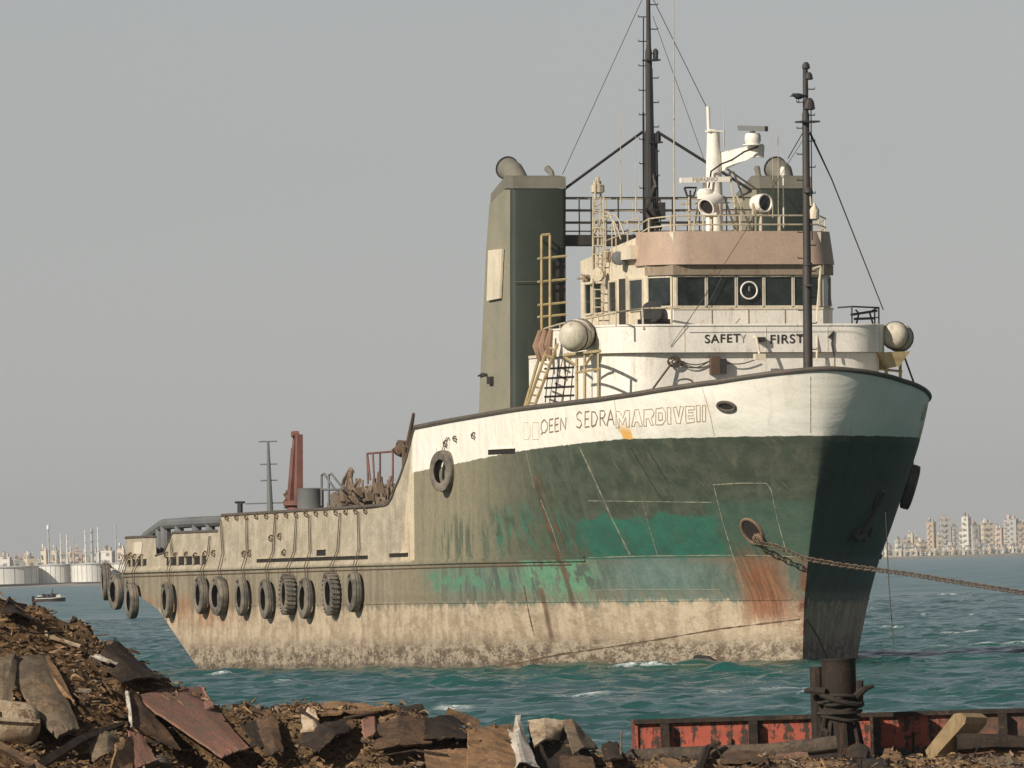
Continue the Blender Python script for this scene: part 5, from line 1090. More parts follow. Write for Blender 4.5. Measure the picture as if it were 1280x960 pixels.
# ---------------------------------------------------------------- near shore: earth and scrap
CRX = [-400, 0, 40, 70, 100, 150, 180, 215, 250, 290, 400, 500, 560, 620, 700, 760, 800, 1290, 1700]
CRY = [742, 748, 764, 778, 786, 812, 842, 864, 884, 888, 884, 890, 908, 922, 934, 944, 950, 948, 948]
YC = 182.
cz = [at(a, b, YC)[2] for a, b in zip(CRX, CRY)]; cx = [at(a, b, YC)[0] for a, b in zip(CRX, CRY)]
def base_h(x, y):
    zc = np.interp(x, cx, cz); h1 = zc - np.where(y < YC, (YC - y) * .62, (y - YC) * .8)
    fl = .50 + .0 * x
    return np.where(y > YC + 5.0, np.maximum(h1, fl - (y - YC - 5.0) * .9), np.maximum(h1, fl))
def pile_h(x, y):
    b = base_h(x, y); a_ = np.clip((b - .45) / .5, .35, 1.)
    return b + a_ * ((fbm(x * 1.2, y * 1.2, 61, 3) - .5) * .28 + (fbm(x * 4.5, y * 4.5, 71, 4, .6) - .5) * .20 + np.abs(fbm(x * 13, y * 13, 81, 3, .6) - .5) * .13)
def gp(px, py, lift=0.):   # first point of the pile along a pixel ray
    d = ray(px, py); ys = np.linspace(168, 189, 2000); P = CAM[None] + d[None] * (ys / d[1])[:, None]
    f = pile_h(P[:, 0], P[:, 1]) > P[:, 2]; i = int(np.argmax(f)) if f.any() else 1400
    return P[i]
g = G('scrap_earth'); n1 = g.noise(g.P, 1.4, 6, .65); n2 = g.noise(g.P, 9., 6, .7); n3 = g.noise(g.P, 45., 4, .7); v1 = g.vor(g.P, 16.)
c = g.mix(g.mr(n1, .3, .7), (.165, .096, .045), (.070, .043, .023)); c = g.mix(g.mr(n2, .45, .75), c, (.20, .135, .078)); c = g.mix(g.mr(n3, .55, .75, 0, .7), c, (.028, .020, .014)); c = g.mix(g.mr(v1, .2, .05, 0, .5), c, (.19, .13, .075))
x, y, z = g.sep(g.P); sand = g.ma('ADD', g.mr(x, -3.3, -2.2, 0., .5), g.mr(x, 1.0, 2.2, 0., .5)); c = g.mix(g.ma('MULTIPLY', sand, g.mr(n2, .3, .6, .35, .95)), c, g.mix(g.mr(n3, .4, .7), (.27, .185, .11), (.15, .10, .06)))
g.bump(g.ma('ADD', n2, g.ma('MULTIPLY', n3, .5)), .8, .05); m_earth = g.end(c, .95, 0, .15)
xs = np.arange(-11, 11, .028); ys = np.arange(173.5, 187.6, .04); X, Y = np.meshgrid(xs, ys); Z = pile_h(X, Y)
grid_mesh('shore_ground', X, Y, Z, m_earth, kind='structure')
X, Y = np.meshgrid(np.linspace(-60, 60, 60), np.linspace(-20, 173.6, 40)); grid_mesh('shore_ground', X, Y, .42 + 0 * X + .06 * (fbm(X / 3, Y / 3, 91, 3) - .5), m_earth, kind='structure')
for a, b in ((-60, -10.98), (10.98, 60)):
    X, Y = np.meshgrid(np.linspace(a, b, 80), np.linspace(173.5, 188.6, 40)); grid_mesh('shore_ground', X, Y, pile_h(X, Y) - .01, m_earth, kind='structure')
MEDIUM = []
# loose litter on the pile: swarf, chips and clods
m_chips = []
for nm, col in (('brown_swarf', (.145, .088, .044)), ('tan_swarf', (.28, .18, .095)), ('dark_swarf', (.040, .028, .019)), ('grey_chips', (.22, .185, .14))): m_chips.append(W(nm, col, .9, .4, (.05, .035, .02), .5, .3, 8.))
for mi, cnt in ((0, 6500), (1, 3600), (2, 4200), (3, 1000)):
    k = MB(); q = np.random.default_rng(100 + mi)
    PX = q.uniform(-40, 1300, cnt * 2); XX = (PX - 640) / FPX * 180; YY = q.uniform(175.5, 184.5, cnt * 2); hgt = base_h(XX, YY); keep = (hgt > .55) | (q.random(cnt * 2) < .4); XX = XX[keep][:cnt]; YY = YY[keep][:cnt]; ZZ = pile_h(XX, YY)
    for x, y, z in zip(XX, YY, ZZ):
        if q.random() < .72:   # curled strip
            L = q.uniform(.06, .24); cu = q.uniform(-5, 5) / L * .16; d0 = q.uniform(0, 6.28); el = q.uniform(-.5, .9); wv = q.uniform(.006, .020); pt = np.array([x, y, z + q.uniform(-.01, .04)]); vs = []; an = d0
            sv = np.array([0, 0, 1.]) * wv * q.uniform(.4, 1) + np.array([-math.sin(d0), math.cos(d0), 0]) * wv * q.uniform(-.6, .6)
            for j in range(5):
                vs += [pt - sv, pt + sv]; pt = pt + np.array([math.cos(an), math.sin(an), el * math.cos(j * 1.2)]) * L / 4; an += cu * L / 4 * 6
            k.add(vs, [(2 * j, 2 * j + 1, 2 * j + 3, 2 * j + 2) for j in range(4)])
        else:                  # clod or chip
            r_ = q.uniform(.012, .055) * (1.4 if mi == 3 else 1); v = q.normal(0, 1, (4, 3)); v /= np.linalg.norm(v, axis=1)[:, None]; v *= r_ * q.uniform(.6, 1.4, (4, 1)); o_ = np.array([x, y, z + r_ * .3])
            k.add([o_ + p for p in v] + [o_ - v[0] * .8], [(0, 1, 2), (0, 2, 3), (0, 3, 1), (1, 4, 2), (2, 4, 3), (3, 4, 1)])
    me = bpy.data.meshes.new('litter'); me.from_pydata(k.v, [], k.f); me.update()
    link('scrap_litter', me, m_chips[mi], None, 0, kind='stuff', label=['brown swarf and clods strewn over the scrap heap', 'tan swarf strewn over the scrap heap', 'dark swarf strewn over the scrap heap', 'grey chips strewn over the scrap heap'][mi], category='litter')

# medium scrap: short bars, crushed offcuts and stones lying everywhere on the heap
for mi, nm, cnt, l in ((0, 'm_s_brown', 420, 'brown offcuts and short bars scattered over the scrap heap'), (1, 'm_s_dark', 360, 'dark offcuts and short bars scattered over the scrap heap'), (2, 'm_s_tan', 300, 'tan offcuts and stones scattered over the scrap heap'), (3, 'm_s_grey', 240, 'grey stones and crushed bits scattered over the scrap heap')):
    k = MB(); q = np.random.default_rng(300 + mi)
    for _ in range(cnt):
        x = (q.uniform(-30, 1300) - 640) / FPX * 180; y = q.uniform(176.5, 183.2); z = float(pile_h(np.array([x]), np.array([y]))[0])
        if float(base_h(np.array([x]), np.array([y]))[0]) < .52 and q.random() < .45: continue
        o_ = np.array([x, y, z]); ty = q.random(); d0 = q.normal(0, 1, 3); d0[2] *= .45; d0 /= np.linalg.norm(d0)
        if ty < .3: L = q.uniform(.06, .22); k.path([o_ - d0 * L, o_ + d0 * L * .1 + q.normal(0, .012, 3), o_ + d0 * L], q.uniform(.007, .02), 5)
        elif ty < .62:
            e = np.cross(d0, q.normal(0, 1, 3)); e /= np.linalg.norm(e); f = np.cross(d0, e); a_, b_ = q.uniform(.04, .13), q.uniform(.03, .08); t_ = .006; fo = f * q.uniform(-.05, .05)
            p_ = [o_ - d0 * a_ - e * b_ + fo, o_ - e * b_ * q.uniform(.7, 1.2), o_ + d0 * a_ - e * b_ * .8 + fo, o_ + d0 * a_ * .9 + e * b_ + fo, o_ + e * b_ * q.uniform(.6, 1.3), o_ - d0 * a_ + e * b_ * .7 + fo]
            k.add(p_ + [r_ - f * t_ for r_ in p_], [(0, 1, 4, 5), (1, 2, 3, 4), (11, 10, 7, 6), (10, 9, 8, 7)] + [(i, (i + 1) % 6, 6 + (i + 1) % 6, 6 + i) for i in range(6)])
        else:
            r_ = q.uniform(.025, .085); v = []
            for th_ in (-.9, -.2, .5, 1.1):
                for j in range(6): v.append(o_ + np.array([math.cos(j * 1.047 + th_) * math.cos(th_), math.sin(j * 1.047 + th_) * math.cos(th_), math.sin(th_) * .7]) * r_ * q.uniform(.7, 1.25))
            k.add(v, [(a_ * 6 + j, a_ * 6 + (j + 1) % 6, a_ * 6 + 6 + (j + 1) % 6, a_ * 6 + 6 + j) for a_ in range(3) for j in range(6)] + [tuple(range(18, 24)), tuple(range(6))[::-1]])
    MEDIUM.append((k, nm, l))
# scrap pieces, each its own thing
def scrapmat(name, c1, c2, c3, rough=.8, spec=.3):
    g = G(name); a = g.noise(g.P, 5.5, 10, .72); b = g.noise(g.P, 17., 8, .75); f = g.noise(g.P, 70., 5, .7); e = g.noise(g.P, 1.6, 4, .6)
    c = g.mix(g.mr(a, .43, .57), c1, c2); c = g.mix(g.mr(g.ma('ADD', g.ma('MULTIPLY', b, .6), g.ma('MULTIPLY', e, .4)), .52, .60), c, c3)
    c = g.mix(g.mr(f, .54, .66, 0., .65), c, [k * .35 for k in c2]); c = g.mix(g.mr(f, .42, .34, 0., .35), c, [min(1., k * 1.7) for k in c1])
    g.bump(g.ma('ADD', b, g.ma('MULTIPLY', f, .4)), .7, .03); return g.end(c, rough, 0, spec)
m_s_dark = scrapmat('scrap_dark_steel', (.024, .018, .014), (.045, .031, .021), (.10, .058, .032))
m_s_brown = scrapmat('scrap_brown_steel', (.125, .075, .043), (.065, .042, .028), (.21, .115, .055))
m_s_red = scrapmat('scrap_red_oxide', (.27, .130, .092), (.20, .125, .092), (.155, .100, .074))
m_s_grey = scrapmat('scrap_grey_steel', (.19, .145, .098), (.115, .088, .060), (.27, .165, .085))
m_s_pale = scrapmat('scrap_pale_paint', (.50, .40, .28), (.33, .235, .145), (.17, .10, .06))
m_s_white = scrapmat('scrap_white_sheet', (.60, .56, .49), (.42, .36, .29), (.28, .19, .11), .45, .5)
m_s_tan = scrapmat('scrap_tan_plate', (.29, .170, .085), (.165, .098, .053), (.36, .225, .115))
for k, nm, l in MEDIUM:
    k.build('scrap_litter', {'m_s_brown': m_s_brown, 'm_s_dark': m_s_dark, 'm_s_tan': m_s_tan, 'm_s_grey': m_s_grey}[nm], None, 0, kind='stuff', label=l, category='litter')
def patch(name, cs, mat, lab, cat='scrap', bend=0., jag=.04, wav=.010, th=.025, n=(14, 12), seed=1, yoff=-.12):
    """bent plate: four corners (px, py, metres nearer than the heap there), outward bend, torn edges, real thickness"""
    q = np.random.default_rng(seed); C4 = []; round_ = name in ('curved_plate',); fu = q.uniform(.25, .75); CT = q.normal(0, wav, (4, 4))
    def lin(u, v):
        a, b = min(u * 3, 2.999), min(v * 3, 2.999); i, j = int(a), int(b); a -= i; b -= j
        return CT[i, j] * (1 - a) * (1 - b) + CT[i + 1, j] * a * (1 - b) + CT[i, j + 1] * (1 - a) * b + CT[i + 1, j + 1] * a * b
    for c_ in cs: p = gp(min(max(c_[0], -60), 1340), c_[1]); C4.append(at(c_[0], c_[1], p[1] + yoff - (c_[2] if len(c_) > 2 else 0)))
    A_, B_, C_, D_ = C4; nu, nv = n; vs = []
    nr = np.cross(B_ - A_, D_ - A_); nr = nr / np.linalg.norm(nr); nr = nr if nr[1] < 0 else -nr; sz_ = np.linalg.norm(C_ - A_)
    for i in range(nu + 1):
        for j in range(nv + 1):
            u, v = i / nu, j / nv; e = (np.array([q.normal(), 0, q.normal()]) * jag * (.55 if q.random() < .3 else .10)) if (i in (0, nu) or j in (0, nv)) else 0
            p = A_ * (1 - u) * (1 - v) + B_ * u * (1 - v) + C_ * u * v + D_ * (1 - u) * v + nr * ((bend * math.sin(math.pi * u) if round_ else bend * max(0., 1 - abs(u - fu) / (.5 + abs(fu - .5)))) + lin(u, v) + .008 * (float(fbm(np.array([u * 7 + seed]), np.array([v * 7.]), 3, 2)[0]) - .5)) + e * sz_ * .5; vs.append(p)
    N_ = len(vs); st_ = nv + 1; fs = [(i * st_ + j, (i + 1) * st_ + j, (i + 1) * st_ + j + 1, i * st_ + j + 1) for i in range(nu) for j in range(nv)]; vs += [p - nr * th for p in vs]; fs += [tuple(N_ + k_ for k_ in f[::-1]) for f in fs]
    rim = [i * st_ for i in range(nu + 1)] + [nu * st_ + j for j in range(1, nv + 1)] + [i * st_ + nv for i in range(nu - 1, -1, -1)] + [j for j in range(nv - 1, 0, -1)]
    fs += [(rim[a], rim[(a + 1) % len(rim)], N_ + rim[(a + 1) % len(rim)], N_ + rim[a]) for a in range(len(rim))]
    k = MB(); k.add(vs, fs); return k.build(name, mat, None, 14, label=lab, category=cat)
def beam(name, pts, r_, mat, lab, cat='scrap', n=6, near=.1, hollow=False):
    P = []
    for x, y, *e in pts: p = gp(min(max(x, -60), 1340), y); P.append(at(x, y, p[1] - near - (e[0] if e else 0)))
    k = MB(); k.path(P, r_, n); return k.build(name, mat, None, 30, label=lab, category=cat)
patch('curved_plate', [(3, 830, .1), (62, 818, .0), (100, 912, .35), (72, 922, .45)], m_s_grey, 'large curved grey-brown shell plate near the left edge of the heap', bend=.05, seed=2, th=.04, jag=.02)
patch('rusty_sliver', [(38, 828, .02), (62, 821, -.02), (94, 878, .25), (80, 868, .25)], m_s_tan, 'orange rusted sliver along the upper edge of the large curved plate', bend=.02, seed=60, jag=.03)
patch('torn_plate', [(-4, 826, .3), (24, 820, .2), (14, 880, .5), (-4, 900, .5)], m_s_grey, 'torn grey plate leaning at the left edge', bend=.05, seed=3)
k = MB(); p = gp(22, 905); c0 = at(24, 902, p[1] - .35); k.lathe(c0 - np.array([.32, .05, 0]), (1, .25, -.12), [(0, .02), (.0, .26), (.08, .27), (.42, .27), (.52, .2), (.57, .08), (.58, .01)], 18); o = k.build('crushed_drum', m_s_pale, None, 40, label='pale dented drum lying at the lower left', category='drum')
patch('flat_bar', [(-4, 896, .9), (50, 899, .75), (50, 904, .75), (-4, 901, .9)], m_s_pale, 'pale flat bar lying across the dented drum', th=.05, jag=.01, wav=0., seed=4)
patch('red_plate', [(168, 868, .15), (248, 862, .05), (312, 938, .25), (278, 947, .5)], m_s_red, 'large red-oxide plate tilted on the heap', bend=.05, jag=.035, seed=5, n=(20, 16))
patch('red_plate_flap', [(160, 865, .2), (176, 870, .15), (226, 938, .5), (164, 908, .5)], m_s_brown, 'folded brown flap on the left side of the red plate', bend=.02, jag=.03, seed=6)
patch('torn_edge_strip', [(157, 863, .26), (162, 866, .25), (166, 908, .6), (163, 908, .6)], m_s_white, 'bright torn strip along the left edge of the red plate', bend=.02, jag=.05, seed=7, n=(4, 12), th=.012)
patch('red_offcut', [(162, 912, .62), (180, 922, .6), (196, 950, .8), (166, 962, .85)], m_s_red, 'small dark red offcut under the folded flap', jag=.08, seed=8)
patch('red_tip', [(243, 866, .05), (253, 858, .02), (268, 882, .1), (250, 888, .15)], m_s_red, 'pointed red tab at the top of the tilted plate', jag=.06, seed=9)
beam('angle_iron', [(36, 966, 1.3), (100, 925, .7), (155, 904, .3)], [.07, .06, .03], m_s_dark, 'long dark angle iron slanting up from the bottom left', n=4)
beam('angle_iron', [(-6, 930, 1.), (30, 950, 1.2), (60, 968, 1.4)], .06, m_s_brown, 'rusty bar dipping into the lower left corner', n=4)
patch('dark_sheet', [(118, 822, .0), (148, 808, -.1), (214, 858, .0), (152, 852, .15)], m_s_dark, 'black crumpled sheet on the shoulder of the heap', bend=.12, jag=.08, wav=.06, seed=10)
patch('dark_sheet', [(2, 752, .0), (30, 756, -.05), (46, 780, .1), (0, 768, .2)], m_s_dark, 'black sheet below the crest at the left edge', bend=.08, jag=.06, wav=.05, seed=11)
patch('bright_shard', [(112, 820, .2), (124, 818, .2), (150, 830, .15), (134, 828, .22)], m_s_white, 'bright metal shard beside the black crumpled sheet', jag=.15, seed=12, n=(8, 3), th=.012)
beam('pipe_stub', [(56, 790, .1), (62, 796, .1), (100, 808, .1)], .025, m_s_pale, 'thin pale rod on the upper slope of the heap')
patch('tan_plate', [(148, 928, .8), (172, 915, .5), (166, 962, .9), (138, 962, 1.)], m_s_tan, 'tan plate standing left of the small red offcut', jag=.06, seed=13)
patch('grey_offcut', [(110, 922, .5), (144, 918, .4), (140, 946, .7), (118, 950, .8)], m_s_grey, 'grey jagged offcut between the angle iron and tan plate', jag=.12, bend=.06, seed=14)
patch('brown_plate', [(320, 898, .2), (344, 894, .1), (356, 942, .3), (330, 946, .5)], m_s_brown, 'brown plate standing upright right of the red plate', bend=.04, jag=.05, seed=15)
patch('dark_plate', [(368, 925, .3), (440, 900, .0), (436, 916, .15), (400, 940, .4)], m_s_dark, 'dark curled plate in the middle of the low heap', bend=.1, jag=.07, seed=16)
patch('pale_scrap', [(376, 892, .1), (394, 890, .1), (402, 920, .2), (380, 922, .25)], m_s_pale, 'pale orange fragment behind the dark curled plate', bend=.05, jag=.1, seed=17)
beam('bent_bar', [(376, 888, .15), (396, 902, .2), (410, 926, .3)], .028, m_s_dark, 'bent dark bar crossing the pale orange fragment', n=5)
patch('brown_plate', [(472, 905, .1), (530, 898, .0), (540, 930, .2), (466, 942, .4)], m_s_brown, 'broad brown plate right of the dark curled plate', bend=.06, jag=.05, seed=18)
patch('rose_scrap', [(452, 900, .1), (476, 888, .0), (472, 922, .2), (456, 924, .3)], m_s_red, 'rose-tinted twisted scrap left of the broad brown plate', bend=.08, jag=.1, seed=19)
patch('dark_plate', [(530, 900, .0), (572, 895, -.05), (590, 924, .1), (528, 926, .25)], m_s_dark, 'dark plate lying flat before the orange-brown box', bend=.05, jag=.06, seed=20)
patch('tan_plate', [(530, 938, .3), (586, 934, .3), (588, 966, .6), (534, 966, .7)], m_s_tan, 'tan plate at the bottom under the dark flat plate', jag=.04, seed=21)
patch('orange_box_side', [(586, 912, .35), (640, 906, .25), (672, 962, .7), (584, 966, .8)], m_s_tan, 'orange-brown rusted box side at the bottom centre', bend=.04, jag=.035, seed=22, n=(16, 14))
patch('white_crumpled_sheet', [(634, 908, .5), (652, 905, .45), (672, 958, .85), (643, 964, .9)], m_s_white, 'shiny white crumpled sheet standing at the bottom centre', bend=.08, jag=.035, wav=.06, seed=23, n=(6, 14), th=.012)
patch('folded_cover', [(660, 902, .3), (706, 900, .2), (700, 922, .5), (668, 934, .5)], m_s_pale, 'pale brown top of the folded cover beside the white sheet', bend=.05, jag=.05, seed=24)
patch('folded_cover', [(704, 902, .2), (728, 912, .2), (748, 936, .4), (716, 944, .5)], m_s_grey, 'grey side of the folded cover at the bottom centre', bend=.06, jag=.04, seed=25)
patch('dark_plate', [(660, 905, .05), (728, 914, .05), (744, 962, .35), (668, 968, .4)], m_s_dark, 'dark hollow side below the folded cover', jag=.03, seed=26)
patch('dark_plate', [(752, 932, .2), (772, 928, .1), (778, 948, .3), (756, 952, .4)], m_s_dark, 'small black plate left of the long pipe', bend=.04, jag=.08, seed=27)
beam('upright_rod', [(776, 944, .1), (777, 914, .1)], .014, m_s_grey, 'thin rod standing left of the red barge side')
k = MB(); p = gp(730, 958); c0 = at(731, 957, p[1] - .5); k.path([c0 + np.array([.11 * math.cos(a), .02 * math.sin(a), .075 * math.sin(a)]) for a in np.linspace(0, 6.28, 19)[:-1]], .013, 6, closed=True); k.build('metal_ring', m_s_white, None, 50, label='thin bright metal ring at the bottom centre', category='ring')
k = MB(); p = gp(436, 946); c0 = at(436, 946, p[1] - .1); k.path([c0 + np.array([.026 * math.cos(a), .01, .03 * math.sin(a)]) for a in np.linspace(0, 6.28, 13)[:-1]], .011, 5, closed=True); k.build('ring_nut', m_s_pale, None, 50, label='small pale ring nut on the low heap', category='nut')
m_pipe = scrapmat('pipe_rust', (.105, .080, .058), (.065, .050, .038), (.14, .10, .065))
beam('long_pipe', [(786, 947, .2), (880, 943, .2), (960, 940, .2), (1046, 930, .2)], .10, m_pipe, 'long dark pipe lying before the red barge side', cat='pipe', n=12)
beam('chock', [(874, 962, .5), (884, 936, .4), (900, 928, .35)], [.06, .05, .03], m_s_dark, 'dark hook-shaped iron standing against the long pipe')
patch('wood_scrap', [(824, 952, .6), (836, 946, .5), (866, 962, .8), (846, 966, .9)], m_s_tan, 'tan board leaning at the foot of the long pipe', jag=.04, seed=28)
for i, (a, b, c_, d_, mt, l) in enumerate([(900, 950, 960, 938, m_s_brown, 'brown slab left of the bollard foot'), (968, 946, 1012, 938, m_s_red, 'dark red fragment left of the bollard foot'), (1056, 946, 1088, 930, m_s_dark, 'dark lump at the foot of the bollard'), (1060, 962, 1110, 948, m_s_dark, 'dark slab at the bottom below the bollard'), (1100, 938, 1130, 952, m_s_tan, 'tan board right of the bollard foot'), (1000, 962, 1050, 952, m_s_tan, 'tan slab at the bottom below the bollard foot'), (1210, 958, 1262, 946, m_s_grey, 'grey slab near the bottom right'), (1240, 966, 1290, 952, m_s_brown, 'brown plate in the bottom right corner'), (1196, 950, 1206, 960, m_s_grey, 'grey stone below the wooden block')]):
    y0, y1 = max(b, d_), min(b, d_); patch('flat_scrap', [(a, y0, .4), (c_, y0 + 3, .4), (c_ - 4, y1 + 2, .15), (a + 6, y1, .15)], mt, l, jag=.07, seed=40 + i, bend=.03, th=.04)
p = gp(192, 955); o = bpy.data.objects.new('buried_tyre', TM); COL.objects.link(o); c0 = at(192, 962, p[1] - .55)
o.matrix_world = Matrix.Translation(c0) @ Matrix.Rotation(.5, 4, 'Z') @ Matrix.Rotation(.9, 4, 'X') @ Matrix.Diagonal((.36, .5, .36, 1)); o['label'] = 'small brown tyre half buried at the bottom left below the red plate'; o['category'] = 'tyre'
for i, (pts, r_, l) in enumerate([([(300, 940, .4), (335, 925, .3), (352, 944, .4)], .012, 'thin bent rod right of the red plate'), ([(470, 946, .5), (520, 938, .4), (560, 944, .5)], .014, 'thin rod lying under the broad brown plate'), ([(140, 868, .2), (128, 850, .15), (112, 846, .2)], .012, 'thin curled rod on the slope of the heap'), ([(20, 786, .2), (44, 792, .15), (80, 790, .2)], .012, 'thin rod near the crest of the heap'), ([(430, 898, .05), (480, 888, .0), (520, 886, .0)], .018, 'dark bar along the crest of the low heap'), ([(600, 926, .5), (616, 920, .45), (636, 926, .5)], .012, 'short rod on the orange-brown box side')]): beam('bent_rod', pts, r_, m_s_dark if i % 2 else m_s_brown, l, n=5)
for i, (cs, mt, l) in enumerate([([(340, 884, .0), (420, 876, -.05), (490, 884, .0), (400, 894, .1)], m_s_tan, 'flat tan slab along the crest of the low heap'), ([(395, 908, .2), (440, 900, .1), (446, 908, .15), (404, 924, .3)], m_s_brown, 'brown folded strip above the dark curled plate'), ([(500, 882, .0), (528, 880, .0), (534, 892, .1), (500, 894, .1)], m_s_dark, 'small dark plate at the right end of the crest'), ([(300, 905, .2), (322, 900, .15), (338, 930, .35), (326, 934, .4)], m_s_dark, 'narrow dark plate leaning on the upright brown plate'), ([(700, 944, .6), (740, 946, .6), (746, 966, .8), (700, 968, .8)], m_s_brown, 'brown flat piece under the folded cover'), ([(560, 884, .0), (600, 900, .0), (598, 912, .1), (556, 898, .1)], m_s_brown, 'brown plate edge left of the orange-brown box')]): patch('flat_scrap', cs, mt, l, seed=70 + i, th=.03)
# wooden block and the dark beam it leans on
p = gp(1180, 944); Yb = p[1] - .35
k = MB(); a = at(1164, 942, Yb); b = at(1200, 899, Yb + .15); d = (b - a) / np.linalg.norm(b - a); n_ = np.array([-d[2], 0, d[0]]); dep = np.array([.12, .35, -.02])
pro = [a - d * .02 - n_ * .06, a - d * .07, a - d * .02 + n_ * .08, b + n_ * .10, b + d * .06 + n_ * .05, b + d * .07 - n_ * .04, b - n_ * .08]
k.v += [tuple(q) for q in pro] + [tuple(q + dep * np.array([2.2, 1, 1])) for q in pro]; m_ = len(pro); k.f += [tuple(range(m_)), tuple(range(m_, 2 * m_))[::-1]] + [(i, (i + 1) % m_, m_ + (i + 1) % m_, m_ + i) for i in range(m_)]
m_wood = W('pale_weathered_timber', (.36, .26, .14), .85, .25, (.14, .09, .05), .6, .1, 5.); k.build('timber_block', m_wood, None, 25, label='pale rounded timber block leaning at the bottom right', category='timber')
beam('dark_beam', [(1196, 930, .1), (1240, 928, .1), (1300, 930, .1)], [.13, .10, .08], m_s_dark, 'dark beam running to the right edge behind the timber block', cat='beam', n=6)
for pts, l in (([(1216, 946), (1250, 940), (1296, 944)], 'thin bent strip near the bottom right'), ([(1110, 942), (1140, 950), (1170, 958)], 'thin tan branch right of the bollard')): beam('strip', pts, .018, m_s_tan, l, near=.15)

# ---------------------------------------------------------------- red barge and mooring bollard
YB = 190.; bz1 = at(1000, 899, YB)[2]; bx0 = at(797, 905, YB)[0]; bx1 = 22.
bg_ = empty('red_barge', Matrix.Translation((bx0, YB, 0)), label='low barge side painted faded red with dark frames, behind the bollard', category='barge')
L = bx1 - bx0; zb_ = bz1 - .50
g = G('barge_red'); n1 = g.noise(g.P, 2.2, 6, .7); n2 = g.noise(g.P, 11., 5, .7); x, y, z = g.sep(g.P); s1 = g.noise(g.comb(g.ma('MULTIPLY', x, 9.), 0., g.ma('MULTIPLY', z, 1.)), 1., 5, .65)
c = g.mix(g.mr(n1, .35, .7), (.40, .090, .055), (.27, .070, .045)); c = g.mix(g.mr(g.ma('ADD', g.ma('MULTIPLY', s1, .6), g.ma('MULTIPLY', n2, .5)), .54, .60), c, (.055, .038, .028))
lw = g.mr(g.ma('ADD', z, g.ma('MULTIPLY', n2, .22)), zb_ + .26, zb_ + .20); c = g.mix(lw, c, g.mix(g.mr(n2, .4, .6), (.035, .028, .024), (.09, .065, .05)))
c = g.mix(g.mr(g.ma('ADD', x, g.ma('MULTIPLY', n1, 2.)), 4.6, 5.2), c, g.mix(g.mr(n2, .4, .6), (.17, .075, .05), (.08, .055, .04))); g.bump(n2, .5, .02); m_barge = g.end(c, .75, 0, .3)
MB().box(0, L, 0, .05, zb_ - .1, bz1).build('bulwark_plate', m_barge, bg_)
MB().box(-.05, L, -.06, .14, bz1, bz1 + .055).build('gunwale_bar', m_s_dark, bg_)
MB().box(-.02, L, .055, 6., -.5, zb_).build('barge_hull', m_s_brown, bg_)
MB().box(-.04, 0, -.03, 6, zb_ - .1, bz1 - .002).build('end_plate', m_barge, bg_)
for px in (818, 928, 1026, 1080, 1240, 1330):
    xx = (px - 640) / FPX * YB - bx0; MB().box(xx - .055, xx + .055, -.14, -.002, zb_ - .1, bz1 - .003).build('frame', m_s_dark, bg_)
for px in (1128, 902, 1130): 
    xx = (px - 640) / FPX * YB - bx0 + random.uniform(-.05, .05); MB().box(xx - .015, xx + .015, -.05, -.002, zb_ - .1, bz1 - .2).build('stiffener', m_s_brown, bg_)
YO = 188.9; sc_o = FPX / YO
bt = at(1050, 823, YO); bb = at(1051.5, 945, YO); h_ = bt[2] - bb[2]
bol = empty('mooring_bollard', Matrix.Translation(bb), label='dark rusty bollard post wrapped in rope, standing in front of the red barge', category='bollard')
rr = 21.5 / sc_o
m_bol = W('bollard_rust', (.022, .016, .012), .85, .35, (.045, .031, .021), .6, .3, 3.)
MB().lathe((0, 0, 0), (0, 0, 1), [(0, rr * 1.0), (h_ - .03, rr), (h_ - .03, rr * 1.04), (h_, rr * 1.04), (h_, .01)], 24).build('post', m_bol, bol)
MB().path([(-rr * 1.25, .1, 0), (-rr * 1.25, .1, h_ * .92)], rr * .42, 10).build('side_post', m_bol, bol)
for i in range(8):
    a = i * math.pi / 4 + .2; c_ = np.array([math.cos(a), math.sin(a), 0]); tt = np.array([-c_[1], c_[0], 0]) * .025; k = MB(); k.add([c_ * rr * .98 + tt, c_ * rr * .98 - tt, c_ * rr * 1.5 - tt, c_ * rr * 1.5 + tt, c_ * rr * .98 + tt + [0, 0, .42], c_ * rr * .98 - tt + [0, 0, .42], c_ * rr * 1.12 - tt + [0, 0, .40], c_ * rr * 1.12 + tt + [0, 0, .40]], [(0, 1, 2, 3), (7, 6, 5, 4), (0, 4, 5, 1), (1, 5, 6, 2), (2, 6, 7, 3), (3, 7, 4, 0)]); k.build('gusset', m_bol, bol, 0)
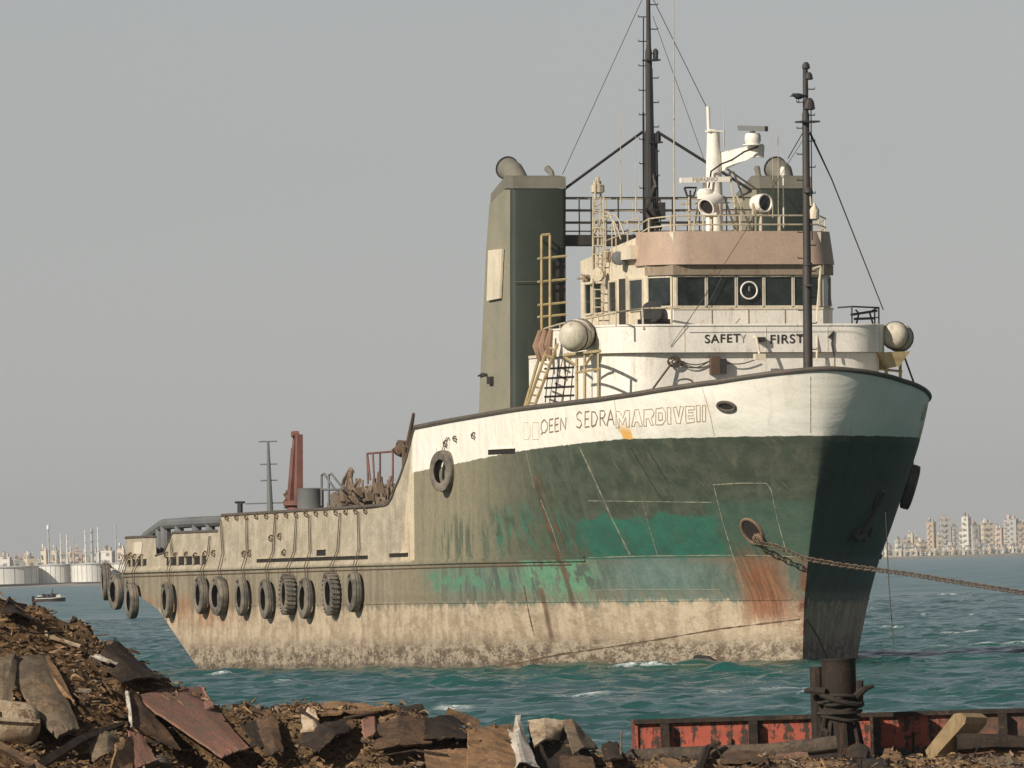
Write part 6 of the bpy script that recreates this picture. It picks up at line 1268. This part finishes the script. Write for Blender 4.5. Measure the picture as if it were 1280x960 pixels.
MB().lathe((0, 0, -.05), (0, 0, 1), [(0, rr * 1.7), (.09, rr * 1.7), (.09, rr)], 16).build('base_plate', m_bol, bol)
m_rope2 = W('dark_mooring_rope', (.030, .024, .019), .95, .4, (.12, .09, .06), .5, 0., 10.)
k = MB(); zr = h_ * .50
pts = [(math.cos(a) * rr * (1.16 + .10 * math.sin(a * 1.7)), math.sin(a) * rr * (1.16 + .08 * math.cos(a * 2.3)), zr + .0065 * a - .16 + .035 * math.sin(a * .73) + .02 * math.sin(a * 2.1)) for a in np.linspace(0, 2 * math.pi * 8.2, 220)]
k.path(pts, .023, 6); k.path([(rr * 1.3 * math.cos(a), rr * 1.3 * math.sin(a), zr + .12 - .10 * math.cos(a * 1.0 + .5)) for a in np.linspace(0, 6.28, 25)[:-1]], .034, 7, closed=True)
k.path([(-rr * .8, -rr * .9, zr + .19), (-rr * 1.6, -rr * .6, zr + .22), (-rr * 2.0, -rr * .4, zr + .21)], [.05, .045, .03], 7); k.path([(rr * .9, -rr * .8, zr + .12), (rr * 1.5, -rr * .5, zr + .22), (rr * 2.0, -rr * .3, zr + .25)], [.05, .04, .02], 7); k.path([(rr * 1.15, -rr * .5, zr + .02), (rr * 1.2, -rr * .45, zr + .32)], .045, 6)
k.path([(-rr * .9, -rr * .8, zr - .12), (-rr * 1.0, -rr * .7, zr - .25), (-rr * .7, -rr * 1.0, zr - .32)], .03, 6)
k.build('mooring_rope', m_rope2, bol)

# ---------------------------------------------------------------- haze: the humid air over the harbour
gm = bpy.data.materials.new('haze_air'); gm.use_nodes = True; t_ = gm.node_tree; t_.nodes.clear(); o_ = t_.nodes.new('ShaderNodeOutputMaterial'); pv = t_.nodes.new('ShaderNodeVolumePrincipled')
pv.inputs['Color'].default_value = (.93, .95, .97, 1); pv.inputs['Density'].default_value = 5.0e-5; pv.inputs['Anisotropy'].default_value = .25; t_.links.new(pv.outputs[0], o_.inputs['Volume'])
hz = MB().box(-2900, 2900, -60, 11200, -3.2, 62).build('haze', gm, None, 0, kind='stuff')
